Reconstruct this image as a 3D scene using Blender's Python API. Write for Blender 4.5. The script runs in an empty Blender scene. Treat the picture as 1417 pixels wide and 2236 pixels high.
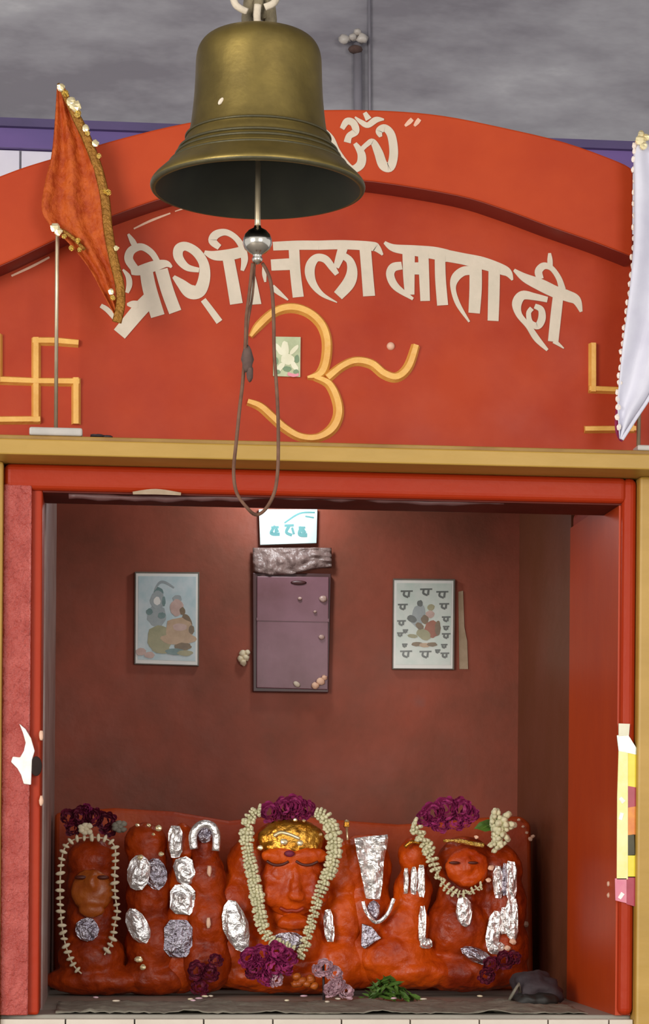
import bpy, bmesh, math, random
from mathutils import Vector, Matrix, noise
random.seed(7)
S = bpy.context.scene
COL = S.collection
sin, cos, pi, R = math.sin, math.cos, math.pi, math.radians

# ------------------------------------------------------------------ camera
IMW, IMH = 1417.0, 2236.0
FPX, YAW, ROLL = 5020.0, R(5.5), R(0.45)
PX0, PY0 = IMW/2, 1850.0                       # principal point (level camera, shifted lens)
CAM = Vector((-0.481, -5.0, 1.5))
fwd = Vector((sin(YAW), cos(YAW), 0)); r0 = Vector((cos(YAW), -sin(YAW), 0)); u0 = Vector((0, 0, 1))
right = r0*cos(ROLL) + u0*sin(ROLL); up = u0*cos(ROLL) - r0*sin(ROLL)
cd = bpy.data.cameras.new('camera'); cam = bpy.data.objects.new('camera', cd); COL.objects.link(cam)
cd.sensor_fit = 'HORIZONTAL'; cd.sensor_width = 36; cd.lens = FPX/IMW*36
cd.shift_y = (PY0 - IMH/2)/IMW; cd.clip_end = 60
M3 = Matrix((right, up, -fwd)).transposed()
cam.matrix_world = Matrix.Translation(CAM) @ M3.to_4x4()
S.camera = cam
# ------------------------------------------------------------------ light
w = bpy.data.worlds.new('daylight'); S.world = w; w.use_nodes = True
w.node_tree.nodes['Background'].inputs[0].default_value = (0.95, 0.96, 1.0, 1)
w.node_tree.nodes['Background'].inputs[1].default_value = 0.85
def area(name, loc, target, sx, sy, power, color):
    l = bpy.data.lights.new(name, 'AREA'); l.shape = 'RECTANGLE'; l.size = sx; l.size_y = sy
    l.energy = power; l.color = color
    o = bpy.data.objects.new(name, l); COL.objects.link(o); o.location = loc
    o.rotation_euler = (Vector(target)-Vector(loc)).to_track_quat('-Z', 'Y').to_euler()
    return o
area('open_side_daylight', (-4.4, -6.6, 2.5), (0.2, 0.4, 1.9), 2.8, 2.6, 330, (1.0, 0.95, 0.88))
area('open_side_daylight', (1.8, -7.4, 2.6), (0, 0.3, 2.0), 2.2, 2.2, 130, (1.0, 0.93, 0.85))
vs = S.view_settings; vs.view_transform = 'Standard'; vs.look = 'None'; vs.gamma = 1; vs.exposure = 0.0
vs.use_curve_mapping = False

# ------------------------------------------------------------------ helpers
def P(px, py, Y):
    """point of the plane Y that is seen at photo position px, py"""
    d = fwd + right*((px-PX0)/FPX) + up*((PY0-py)/FPX)
    return CAM + d*((Y-CAM.y)/d.y)
def sc(Y):                                      # metres per photo pixel at depth Y
    return (Y-CAM.y)/FPX
def srgb(c):
    if isinstance(c, str):
        c = [int(c[i:i+2], 16)/255 for i in (0, 2, 4)]
    return tuple((v/12.92 if v <= .04045 else ((v+.055)/1.055)**2.4) for v in c) + (1,)

def mat(name, c1, c2=None, scale=8, rough=.5, metal=0, bump=0, bscale=30, detail=5, stretch=(1,1,1),
        emis=0, c3=None, lo=.35, hi=.65, spec=.5, coat=0, trans=0, sss=0, rvar=0):
    m = bpy.data.materials.new(name); m.use_nodes = True; nt = m.node_tree; N = nt.nodes; L = nt.links
    b = N['Principled BSDF']
    b.inputs['Roughness'].default_value = rough; b.inputs['Metallic'].default_value = metal
    b.inputs['Specular IOR Level'].default_value = spec; b.inputs['Coat Weight'].default_value = coat
    b.inputs['Coat Roughness'].default_value = .15
    b.inputs['Transmission Weight'].default_value = trans
    tc = N.new('ShaderNodeTexCoord'); mp = N.new('ShaderNodeMapping'); mp.inputs['Scale'].default_value = stretch
    g = N.new('ShaderNodeNewGeometry'); L.new(g.outputs['Position'], mp.inputs[0])
    if c2 is None: c2 = c1
    nz = N.new('ShaderNodeTexNoise'); nz.inputs['Scale'].default_value = scale; nz.inputs['Detail'].default_value = detail
    nz.inputs['Roughness'].default_value = .6
    L.new(mp.outputs[0], nz.inputs['Vector'])
    cr = N.new('ShaderNodeValToRGB'); L.new(nz.outputs['Fac'], cr.inputs[0])
    cr.color_ramp.elements[0].position = lo; cr.color_ramp.elements[0].color = srgb(c1)
    cr.color_ramp.elements[1].position = hi; cr.color_ramp.elements[1].color = srgb(c2)
    if c3:
        e = cr.color_ramp.elements.new(min(.98, hi+.1)); e.color = srgb(c3)
    L.new(cr.outputs[0], b.inputs['Base Color'])
    if rvar:
        mr = N.new('ShaderNodeMapRange'); mr.inputs[1].default_value = .3; mr.inputs[2].default_value = .7
        mr.inputs[3].default_value = max(.02, rough-rvar); mr.inputs[4].default_value = rough+rvar
        n3 = N.new('ShaderNodeTexNoise'); n3.inputs['Scale'].default_value = scale*1.7; L.new(mp.outputs[0], n3.inputs['Vector'])
        L.new(n3.outputs['Fac'], mr.inputs[0]); L.new(mr.outputs[0], b.inputs['Roughness'])
    if bump:
        n2 = N.new('ShaderNodeTexNoise'); n2.inputs['Scale'].default_value = bscale; n2.inputs['Detail'].default_value = 6
        L.new(mp.outputs[0], n2.inputs['Vector'])
        bp = N.new('ShaderNodeBump'); bp.inputs['Strength'].default_value = bump; bp.inputs['Distance'].default_value = .01
        L.new(n2.outputs['Fac'], bp.inputs['Height']); L.new(bp.outputs[0], b.inputs['Normal'])
    if emis:
        L.new(cr.outputs[0], b.inputs['Emission Color']); b.inputs['Emission Strength'].default_value = emis
    return m

M = dict(
 red      = mat('red_paint', 'a23010', 'b03c16', 5, .5, spec=.25, bump=.12, bscale=14, detail=8, rvar=.08),
 red_top  = mat('orange_red_paint', 'ae3810', 'ba4216', 4, .5, spec=.25, bump=.1, bscale=12, detail=8),
 red_jamb = mat('glossy_red_paint', 'a8382a', 'c05448', 26, .28, bump=1, bscale=110, detail=8, coat=.5, rvar=.12),
 red_edge = mat('bright_red_paint', 'a82e0c', 'aa3412', 6, .45, spec=.22, bump=.15, bscale=30),
 reveal   = mat('orange_reveal_paint', 'c04412', 'b03a14', 4, .4, spec=.3, bump=.1, bscale=15, stretch=(1,1,.4)),
 undershade   = mat('lintel_shade_colour', '541a10', '64241a', 8, .6, spec=.2),
 maroon   = mat('maroon_shade_colour', '74241c', '822a1e', 6, .5),
 chamber  = mat('sooty_red_wall', '7c4838', '9c5240', 3.4, .5, spec=.14, bump=.25, bscale=22, detail=9, c3='8a5a52', rvar=.1),
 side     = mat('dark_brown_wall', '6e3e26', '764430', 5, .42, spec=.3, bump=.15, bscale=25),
 sideleft = mat('greyish_wall', 'a8968e', '8a7068', 6, .4, bump=.1),
 soffit   = mat('dusty_plum_paint', '5a3a38', '6a4744', 5, .5, bump=.2),
 yellow   = mat('ochre_paint', 'b08a38', 'be9644', 9, .45, bump=.15, bscale=25, stretch=(.4,1,1)),
 olive    = mat('dirty_ochre_edge', '8c6526', 'a58038', 14, .5, bump=.2, stretch=(.5,1,1)),
 relief   = mat('yellow_relief_paint', 'e0a44a', 'edb85c', 20, .38, bump=.2, bscale=60),
 cream    = mat('cream_lettering_paint', 'c9bda8', 'd4c5b0', 18, .55, bump=.1, bscale=80),
 cream2   = mat('peach_lettering_paint', 'e0b094', 'e8bfa2', 18, .55),
 concrete = mat('grey_concrete', '7e7b82', 'a4a3a8', 2.6, .85, spec=.2, bump=.5, bscale=7, detail=6, stretch=(.5,1,1.4), c3='c0c0c2', lo=.4, hi=.6),
 purple   = mat('purple_band_paint', '63508c', '75599a', 4, .5, stretch=(.3,1,1)),
 purpledk = mat('dark_purple_band_paint', '4c4268', '594a78', 4, .5),
 tile     = mat('white_glazed_tile', 'e4e0ee', 'eeebf4', 5, .2),
 grout    = mat('grey_grout', '8e8a90', '9c989c', 20, .8),
 ground   = mat('grey_stone_floor', '8a8580', '9c968f', 4, .6),
 altar    = mat('grey_marble_altar', '8b857a', 'a09a8c', 7, .5, bump=.2, stretch=(.5,1,1)),
 tilew    = mat('cream_tile', 'cfc3b2', 'd8cdbd', 8, .3),
 brass    = mat('aged_brass', '6c5c30', '8c783e', 9, .4, metal=.75, bump=.06, bscale=60, rvar=.06),
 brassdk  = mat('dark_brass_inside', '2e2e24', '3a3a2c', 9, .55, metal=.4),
 brasstint= mat('green_brown_brass', '4a4632', '5c5438', 12, .5, metal=.5, bump=.15, bscale=80),
 steel    = mat('polished_steel', 'c8bfae', 'dcd5c6', 10, .16, metal=1),
 rod      = mat('dull_metal_rod', 'b8a88c', 'ccbc9c', 20, .32, metal=.7),
 cord     = mat('brown_cord', '5e3d2c', '70503c', 60, .8),
 knot     = mat('dark_cloth_knot', '4e3a34', '5c4840', 60, .9),
 ropegrey = mat('grey_twisted_cloth', '5c5340', '85795e', 40, .8, bump=.5, bscale=80),
 ropelite = mat('cream_cloth_strip', 'b0a490', 'c4b8a4', 40, .8, bump=.4, bscale=60),
 flag     = mat('orange_satin', 'a43c0c', 'c45a1c', 40, .6, spec=.3, bump=.7, bscale=70, c3='98340c'),
 gold     = mat('gold_tinsel', 'd8a83c', 'f0cf78', 60, .22, metal=.85, bump=.8, bscale=200),
 goldbrt  = mat('pale_gold_sequin', 'f6e2a6', 'fff2c8', 60, .18, metal=.6),
 golddull = mat('dull_gold_braid', '8f5f1e', 'a9752c', 60, .4, metal=.5, bump=.6, bscale=160),
 white    = mat('white_satin', 'd2d0de', 'e0dfea', 9, .45, bump=.1, bscale=12),
 whitetrim= mat('cream_lace_trim', 'f2e2d4', 'fff2e6', 60, .4, bump=.6, bscale=150),
 magcloth = mat('magenta_cloth', '8c1c48', '9c2456', 20, .7),
 plastic  = mat('white_plastic', 'b4aea6', 'c2bbb2', 20, .4),
 pvc      = mat('grey_conduit', '7a767c', '85828a', 8, .5),
 sindoor  = mat('orange_vermilion_paste', '9a2e04', 'cc5008', 13, .4, spec=.22, bump=.7, bscale=34, detail=8, c3='dc6614', coat=.05, rvar=.12),
 sindoor2 = mat('deep_vermilion_paste', '762004', 'ae3e08', 13, .4, spec=.22, bump=.7, bscale=34, detail=8, c3='c04e10', coat=.05, rvar=.12),
 sindoor3 = mat('brownish_orange_paste', '94400c', 'b05c18', 12, .4, spec=.4, bump=.5, bscale=30, coat=.1),
 slab     = mat('orange_stone_slab', 'a03410', 'b84a16', 6, .5, spec=.3, bump=.5, bscale=18, detail=8),
 foil     = mat('silver_foil', 'e8e6e4', 'fffdf8', 30, .28, metal=.85, bump=.7, bscale=60),
 foildk   = mat('purple_grey_foil', 'a8a2b0', 'd8d4dc', 40, .26, metal=1, bump=1, bscale=80),
 crown    = mat('gold_foil_crown', 'b07018', 'd8a040', 25, .24, metal=.8, bump=.5, bscale=60),
 eye      = mat('dark_eye_line', '4a1608', '5a1e0c', 20, .5),
 lip      = mat('dark_red_crease', '8c2408', '982c0c', 20, .5),
 bud      = mat('jasmine_bud', 'd2c4a2', 'e8dcbc', 60, .7),
 budgreen = mat('greenish_jasmine', 'c8c49c', 'e4deb8', 60, .75, bump=.3, bscale=120),
 magenta  = mat('magenta_petals', '8c1c50', 'b03878', 60, .65),
 darkrose = mat('dark_crimson_petals', '5a0c24', '7a1838', 50, .65),
 pink     = mat('pale_pink_petals', 'c09aa4', 'd8b4bc', 50, .7),
 leaf     = mat('green_leaves', '3c5a1e', '587a2c', 50, .55),
 bundle   = mat('dark_cloth_bundle', '2a2226', '3c3034', 12, .7, bump=.4),
 bundle2  = mat('black_cloth', '16140f', '201c18', 12, .6),
 cloth    = mat('grey_crumpled_cloth', '6f6a5c', '8d8676', 14, .65, bump=.6, bscale=40),
 plaque   = mat('plum_acrylic', '6c464c', '845c68', 5, .36, bump=.1, bscale=14, spec=.4),
 plaqueedge = mat('dark_plum_edge', '3c1c1c', '4a2424', 8, .4),
 cellophane = mat('crumpled_cellophane', '74605c', '8e7a74', 18, .25, bump=.9, bscale=40),
 card     = mat('white_card', 'b8d8da', 'd2e6e6', 12, .5),
 tealink  = mat('teal_ink', '4a8a8e', '5c989a', 12, .6),
 print_bg = mat('pale_blue_print', 'a8c0c4', 'c0ccce', 22, .25),
 print_bg2= mat('pale_green_print', 'b4c4ba', 'c6cec6', 22, .25),
 p_white  = mat('print_white', 'd4d6d2', 'dcdcd4', 20, .3),
 p_teal   = mat('print_dark_teal', '587674', '6c8886', 40, .3),
 p_grey   = mat('print_grey', '8a9698', '98a2a2', 40, .3),
 p_tan    = mat('print_tan', 'a88c6c', 'b89c7c', 40, .3),
 p_olive  = mat('print_olive', '8a8a64', '9a9670', 40, .3),
 p_pink   = mat('print_pink', 'b09488', 'c0a49a', 40, .3),
 p_dark   = mat('print_dark_ink', '4c5450', '5c6460', 40, .3),
 p_red    = mat('print_russet', '8a4428', '9a5434', 40, .3),
 p_brown  = mat('print_brown', '665238', '76603c', 40, .3),
 frame    = mat('dark_grey_frame', '5a5248', '6c6458', 20, .4),
 sheet    = mat('faded_paper_strip', '9a8468', 'b09a80', 20, .6),
 st_green = mat('sticker_pale_green', 'a8b088', 'bcc49c', 30, .4),
 st_cream = mat('sticker_cream', 'dcd8b8', 'e8e4c8', 30, .4),
 st_dkgrn = mat('sticker_dark_green', '6a8462', '7a946c', 30, .4),
 s_yel    = mat('bright_yellow_print', 'e8d820', 'f2e232', 30, .3),
 s_yel2   = mat('pale_yellow_print', 'f2e88a', 'f6eeaa', 30, .3),
 s_orange = mat('orange_print', 'd8701c', 'e8941c', 30, .3),
 s_red    = mat('crimson_print', 'a0203a', 'b02c48', 30, .3),
 s_pink   = mat('pink_print', 'd8708c', 'e4909c', 30, .3),
 s_black  = mat('dark_print', '3a3418', '4a4420', 30, .4),
 s_silver = mat('silvery_plastic', 'a8b4a4', 'd8dcc8', 40, .25, metal=.3),
 paper    = mat('torn_white_paper', 'f4f0e4', 'ffffff', 30, .5),
 hole     = mat('dark_hole', '1c1008', '281810', 20, .9),
 bulb     = mat('lit_lamp', 'f4ffff', 'ffffff', 5, .4, emis=5),
)

def obj(name, me, m=None, parent=None, base=None, smooth=False):
    """link mesh built in world coordinates; under a parent the vertices become relative to it"""
    o = bpy.data.objects.new(name, me); COL.objects.link(o)
    if m: 
        me.materials.clear(); me.materials.append(M[m] if isinstance(m, str) else m)
    off = Vector((0,0,0))
    p = parent
    while p: off += p.location; p = p.parent
    if parent: o.parent = parent
    if base is None and not parent:
        vs_ = [v.co for v in me.vertices]
        base = Vector(((min(v.x for v in vs_)+max(v.x for v in vs_))/2, (min(v.y for v in vs_)+max(v.y for v in vs_))/2, min(v.z for v in vs_)))
    if base is None and parent: base = off.copy()
    base = Vector(base)
    me.transform(Matrix.Translation(-base)); o.location = base - off
    if smooth:
        for f in me.polygons: f.use_smooth = True
    return o
def tag(o, label=None, cat=None, group=None, kind=None):
    if label: o['label'] = label
    if cat: o['category'] = cat
    if group: o['group'] = group
    if kind: o['kind'] = kind
    return o
def empty(name, loc, label, cat, group=None):
    o = bpy.data.objects.new(name, None); COL.objects.link(o); o.location = loc; o.empty_display_size = .05
    return tag(o, label, cat, group)

class MB:
    def __init__(s): s.v = []; s.f = []
    def add(s, v, f):
        n = len(s.v); s.v += [Vector(q) for q in v]; s.f += [tuple(i+n for i in q) for q in f]; return s
    def box(s, x0, x1, y0, y1, z0, z1):
        return s.add([(x0,y0,z0),(x1,y0,z0),(x1,y1,z0),(x0,y1,z0),(x0,y0,z1),(x1,y0,z1),(x1,y1,z1),(x0,y1,z1)],
                     [(0,3,2,1),(4,5,6,7),(0,1,5,4),(1,2,6,5),(2,3,7,6),(3,0,4,7)])
    def hexa(s, q, Y0, Y1):
        """4 corner (x,z) front quad extruded from Y0 to Y1"""
        v = [(x,Y0,z) for x,z in q]+[(x,Y1,z) for x,z in q]
        return s.add(v, [(0,1,2,3),(7,6,5,4),(0,4,5,1),(1,5,6,2),(2,6,7,3),(3,7,4,0)])
    def prism(s, poly, Y0, Y1):
        n = len(poly); v = [(x,Y0,z) for x,z in poly]+[(x,Y1,z) for x,z in poly]
        return s.add(v, [tuple(range(n)), tuple(range(2*n-1, n-1, -1))]+[(i, i+n, (i+1)%n+n, (i+1)%n) for i in range(n)])
    def tube(s, pts, r, seg=10, closed=False, squash=1):
        pts = [Vector(p) for p in pts]; n = len(pts); rr = r if isinstance(r, (list, tuple)) else [r]*n
        v = []; side = None
        for i, p in enumerate(pts):
            if closed: t = pts[(i+1)%n]-pts[i-1]
            else: t = pts[min(i+1,n-1)]-pts[max(i-1,0)]
            t.normalize()
            if side is None:
                side = t.cross(Vector((0,1,0)))
                if side.length < .1: side = t.cross(Vector((1,0,0)))
            side = (side - t*side.dot(t)).normalized(); up_ = side.cross(t).normalized()
            for k in range(seg):
                a = 2*pi*k/seg; v.append(p + side*cos(a)*rr[i] + up_*sin(a)*rr[i]*squash)
        f = []
        for i in range(n if closed else n-1):
            for k in range(seg):
                a = i*seg+k; b = i*seg+(k+1)%seg; c = ((i+1)%n)*seg+(k+1)%seg; d = ((i+1)%n)*seg+k
                f.append((a,b,c,d))
        if not closed:
            f.append(tuple(range(seg-1,-1,-1))); f.append(tuple((n-1)*seg+k for k in range(seg)))
        return s.add(v, f)
    def lathe(s, prof, c, seg=64, cap=True):
        """prof (r,z) about the vertical axis through c"""
        v = []
        for r_, z in prof:
            for k in range(seg):
                a = 2*pi*k/seg; v.append((c[0]+r_*cos(a), c[1]+r_*sin(a), z))
        f = []
        for i in range(len(prof)-1):
            for k in range(seg):
                f.append((i*seg+k, i*seg+(k+1)%seg, (i+1)*seg+(k+1)%seg, (i+1)*seg+k))
        return s.add(v, f)
    def ell(s, c, rx, ry, rz, seg=14, rings=8, rot=None, jit=0):
        c = Vector(c); v = [Vector((0,0,rz))]
        for i in range(1, rings):
            a = pi*i/rings
            for k in range(seg):
                b = 2*pi*k/seg; v.append(Vector((rx*sin(a)*cos(b), ry*sin(a)*sin(b), rz*cos(a))))
        v.append(Vector((0,0,-rz)))
        f = [(0, 1+k, 1+(k+1)%seg) for k in range(seg)]
        for i in range(rings-2):
            for k in range(seg):
                f.append((1+i*seg+k, 1+(i+1)*seg+k, 1+(i+1)*seg+(k+1)%seg, 1+i*seg+(k+1)%seg))
        e = len(v)-1; b0 = 1+(rings-2)*seg
        f += [(e, b0+(k+1)%seg, b0+k) for k in range(seg)]
        if jit: v = [q*(1+jit*(random.random()-.5)) for q in v]
        if rot is not None: v = [rot @ q for q in v]
        return s.add([c+q for q in v], f)
    def mesh(s, name='m'):
        me = bpy.data.meshes.new(name); me.from_pydata(s.v, [], s.f); me.validate()
        bm = bmesh.new(); bm.from_mesh(me); bmesh.ops.recalc_face_normals(bm, faces=bm.faces); bm.to_mesh(me); bm.free()
        return me
    def build(s, name, m, parent=None, smooth=False, base=None, bevel=0, seg=2):
        o = obj(name, s.mesh(name), m, parent, base, smooth)
        if bevel:
            b = o.modifiers.new('bevel', 'BEVEL'); b.width = bevel; b.segments = seg; b.limit_method = 'ANGLE'
            b.harden_normals = False
        return o

def smoothpts(pts, n=6):
    """Catmull-Rom through tuples of any length"""
    out = []
    for i in range(len(pts)-1):
        p0 = pts[max(i-1,0)]; p1 = pts[i]; p2 = pts[i+1]; p3 = pts[min(i+2,len(pts)-1)]
        for k in range(n):
            t = k/n
            out.append(tuple(.5*(2*b+(c-a)*t+(2*a-5*b+4*c-d)*t*t+(3*b-a-3*c+d)*t**3) for a,b,c,d in zip(p0,p1,p2,p3)))
    out.append(tuple(pts[-1])); return out
def stroke(mb, pts, Y, th, smooth=True, rnd=False):
    """brush stroke (px,py,width px) laid on the plane Y, standing th proud of it"""
    q = smoothpts(pts) if smooth and len(pts) > 2 else [tuple(p) for p in pts]
    c = [P(a, b, Y) for a, b, _ in q]; k = sc(Y); n = len(q); L = []; Rr = []; Lb = []; Rb = []; C = []
    for i in range(n):
        t = c[min(i+1,n-1)]-c[max(i-1,0)]; t.y = 0; t.normalize(); nn = Vector((-t.z,0,t.x)); h = max(q[i][2],1)*k/2
        if rnd:
            L.append(c[i]+nn*h*.55+Vector((0,-th,0))); Rr.append(c[i]-nn*h*.55+Vector((0,-th,0)))
        else:
            L.append(c[i]+nn*h+Vector((0,-th,0))); Rr.append(c[i]-nn*h+Vector((0,-th,0)))
        Lb.append(c[i]+nn*h); Rb.append(c[i]-nn*h)
    v = L+Rr+Lb+Rb; f = []
    for i in range(n-1):
        f += [(i,i+1,n+i+1,n+i), (i,2*n+i,2*n+i+1,i+1), (n+i,n+i+1,3*n+i+1,3*n+i)]
    f += [(0,n,3*n,2*n), (n-1,2*n-1+0*n+0,4*n-1,3*n-1)]
    mb.add(v, f)
def crop(ox, oy, s, pts):
    return [(ox+a*s, oy+b*s, c*s) for a, b, c in pts]
def disc(mb, px, py, rx, ry, Y, th, n=16, rot=0, jit=0):
    k = sc(Y); c = P(px, py, Y); pts = []
    for i in range(n):
        a = 2*pi*i/n; j = 1+jit*(random.random()-.5)
        x = rx*cos(a)*j*k; z = ry*sin(a)*j*k
        pts.append((c.x+x*cos(rot)-z*sin(rot), c.z+x*sin(rot)+z*cos(rot)))
    mb.prism(pts, Y-th, Y)
def polyp(pts, Y):
    return [(P(a,b,Y).x, P(a,b,Y).z) for a,b in pts]

# ================================================================== setting
ZF = P(700, 2218, -.05).z                       # altar floor height
YB = 1.8                                        # plane of the wall behind the shrine
zb = lambda py: P(120, py, YB).z
struct = lambda o, lab=None: tag(o, lab, None, None, 'structure')
struct(MB().box(-6, 6, -10, YB+.2, -.1, 0).build('floor', 'ground'))
struct(MB().box(-6, 6, -3.2, YB+.2, 4.35, 4.5).build('ceiling', 'concrete'))
wallb = struct(MB().box(-6, 6, YB, YB+.2, 0, 4.35).build('wall_back', 'concrete'), 'grey mottled concrete wall behind the shrine')
zt, zs, zl = zb(272), zb(290), zb(332)
t1 = struct(MB().box(-6, 6, YB-.03, YB, zl, zs).build('trim_1', 'purple'), 'purple painted band along the rear wall')
t2 = struct(MB().box(-6, 6, YB-.05, YB, zs, zt).build('trim_2', 'purpledk'), 'dark purple edge above the purple band')
tm = None
x45 = P(45, 350, YB).x
for r_ in range(3):
    for i in range(-7, 12):
        x0 = x45 + i*.3; z1 = zl - r_*.31
        if tm is None:
            tm = MB().box(x0+.003, x0+.297, YB-.012, YB, z1-.307, z1-.003).build('tile', 'tile', wallb, bevel=.002)
            tb = (x0, z1)
        else:
            c = tm.copy(); COL.objects.link(c); c.location = tm.location+Vector((x0-tb[0], 0, z1-tb[1]))

# ================================================================== shrine
sx0 = P(-70, 900, 0).x; sx1 = P(1470, 900, 0).x
shrine = empty('shrine', (0, .4, 0), 'large orange-red painted shrine with arched top, ochre ledge and deep open recess', 'shrine')
ledge_z1 = P(-10, 942, -.16).z; lm = lambda px, py, Y: P(px, py, Y)
YF_ = -.05
# tympanum: flat wall below the arch
arc_in = [(-260,700),(-130,640),(0,592),(100,545),(200,500),(330,452),(430,425),(560,408),(700,402),(820,408),(1000,438),(1100,468),(1200,505),(1300,540),(1382,572),(1470,612),(1560,660)]
arc_out = [(-130,440),(-60,408),(0,384),(60,362),(150,335),(270,300),(406,268),(560,246),(710,239),(850,241),(969,252),(1096,277),(1234,310),(1350,352),(1382,370)]
def arcline(a, n=4): return [(q[0], q[1]) for q in smoothpts(a, n)]
top = polyp([(x, y-60) for x, y in arcline(arc_in)], 0)
zlow = P(700, 1000, 0).z
tym = MB().prism(top+[(top[-1][0], zlow), (top[0][0], zlow)], 0, .14).build('tympanum', 'red', shrine)
# archivolt: protruding band
YA = -.085
ai = polyp(arcline([q for q in arc_in if -140 <= q[0] <= 1383]), YA); ao = polyp(arcline(arc_out), YA)
# underside edge in the photo is where the front face ends, a little above the recessed line
ai = [(x, z+.012) for x, z in ai]
xr = P(1382, 450, YA).x; ai[-1] = (xr, ai[-1][1]); ao[-1] = (xr, ao[-1][1])
xl = ai[0][0]; ao[0] = (xl, ao[0][1])
a_ = MB().prism(ao+ai[::-1], YA, .0).build('archivolt', 'red_top', shrine, bevel=.004)
# underside skin of the archivolt in maroon, its shade put into the colour
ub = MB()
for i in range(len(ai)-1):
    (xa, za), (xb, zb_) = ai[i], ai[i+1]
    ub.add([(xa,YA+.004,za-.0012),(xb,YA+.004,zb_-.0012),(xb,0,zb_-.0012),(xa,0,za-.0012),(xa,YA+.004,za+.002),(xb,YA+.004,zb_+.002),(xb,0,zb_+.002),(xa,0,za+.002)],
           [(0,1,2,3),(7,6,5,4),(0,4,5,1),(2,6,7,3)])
ub.build('archivolt_shade_skin', 'maroon', shrine)
# body behind the tympanum
MB().box(sx0, sx1, .14, 1.45, P(700,1083,YF_).z+.30, P(700,560,0).z).build('roof_block', 'red', shrine)

# ledge: sloping a hair is perspective only; straight box
YL = -.16
zt_l = P(700, 974, YL).z; zb_l = P(700, 1008, YL).z
MB().box(sx0-.1, sx1+.1, YL, .02, zb_l, zt_l).build('ledge', 'yellow', shrine, bevel=.003)
MB().box(sx0-.1, sx1+.1, YL+.012, .02, zt_l, zt_l+.010).build('ledge_cap', 'olive', shrine, bevel=.002)
ZLED = zt_l+.010
# yellow uprights
YF = -.05
yxl = P(3, 1600, YF-.02).x; yxr = P(1393, 1600, YF-.02).x
MB().box(sx0-.1, yxl, YF-.02, .5, 0, zb_l).build('ochre_upright', 'yellow', shrine, bevel=.006)
MB().box(yxr, sx1+.1, YF-.02, .5, 0, zb_l).build('ochre_upright', 'yellow', shrine, bevel=.006)
# red frame round the opening
xl0 = P(89, 1600, YF).x; xlf = P(66, 1600, YF).x; xr0 = P(1356, 1600, YF).x
zop = P(700, 1083, YF).z; zc0 = zop
b = MB().box(yxl, xlf, YF, .5, ZF, zop+.012).build('jamb', 'red_jamb', shrine, bevel=.004, seg=3); b['label'] = 'glossy dark pink-red left jamb'
b = MB().box(xr0, yxr, YF, .5, ZF, zb_l).build('jamb', 'red_edge', shrine, bevel=.016, seg=4); b['label'] = 'narrow red right jamb'
MB().box(yxl, xr0+.01, YF-.001, .12, zop, zb_l).build('lintel', 'red_edge', shrine, bevel=.014, seg=4)
MB().box(xl0, xr0, YF+.016, .122, zop-.003, zop+.002).build('lintel_shade_strip', 'undershade', shrine)  # thin dark strip: shade below the lintel painted in as colour
MB().box(xl0, xr0, .1205, .126, zop-.003, zc0+.1).build('lintel_back', 'side', shrine)
MB().box(xlf-.005, xl0, YF+.016, .5, ZF, zop+.02).build('jamb_edge', 'red_edge', shrine, bevel=.006, seg=3)
# reveals and chamber
yr = .5
yback = 1.2
MB().box(xr0-.004, xr0+.03, YF+.02, yr, ZF, zop+.02).build('reveal_panel', 'reveal', shrine)
zc = zop+.24
MB().box(xl0-.2, xr0+.2, .1, yback+.1, zc, zc+.06).build('chamber_ceiling', 'soffit', shrine)
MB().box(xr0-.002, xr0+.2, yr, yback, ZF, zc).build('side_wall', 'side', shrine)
MB().box(xl0-.2, xl0+.004, .12, yback, ZF, zc).build('side_wall', 'sideleft', shrine)['label'] = 'greyish left inner side wall'
bw = MB().box(xl0-.2, xr0+.2, yback, yback+.1, ZF-.2, zc).build('chamber_back_wall', 'chamber', shrine)
# altar floor and tiled riser
MB().box(yxl, yxr, YF+.03, yback, ZF-.06, ZF).build('altar_floor', 'altar', shrine, bevel=.004)
rs = MB().box(yxl, yxr, YF+.02, .3, 0, ZF-.06).build('riser', 'grout', shrine)
jx = [P(q, 2230, YF).x for q in (-10, 143, 294, 445, 596, 746, 896, 1047, 1197, 1330, 1400)]
for r_ in range(3):
    for i in range(len(jx)-1):
        xa, xb = max(jx[i], yxl), min(jx[i+1], yxr)
        if xb-xa < .02: continue
        MB().box(xa+.0015, xb-.0015, YF, YF+.03, ZF-.008-.15*(r_+1)+.003, ZF-.008-.15*r_).build('tile', 'tilew', shrine, bevel=.0015)

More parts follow.
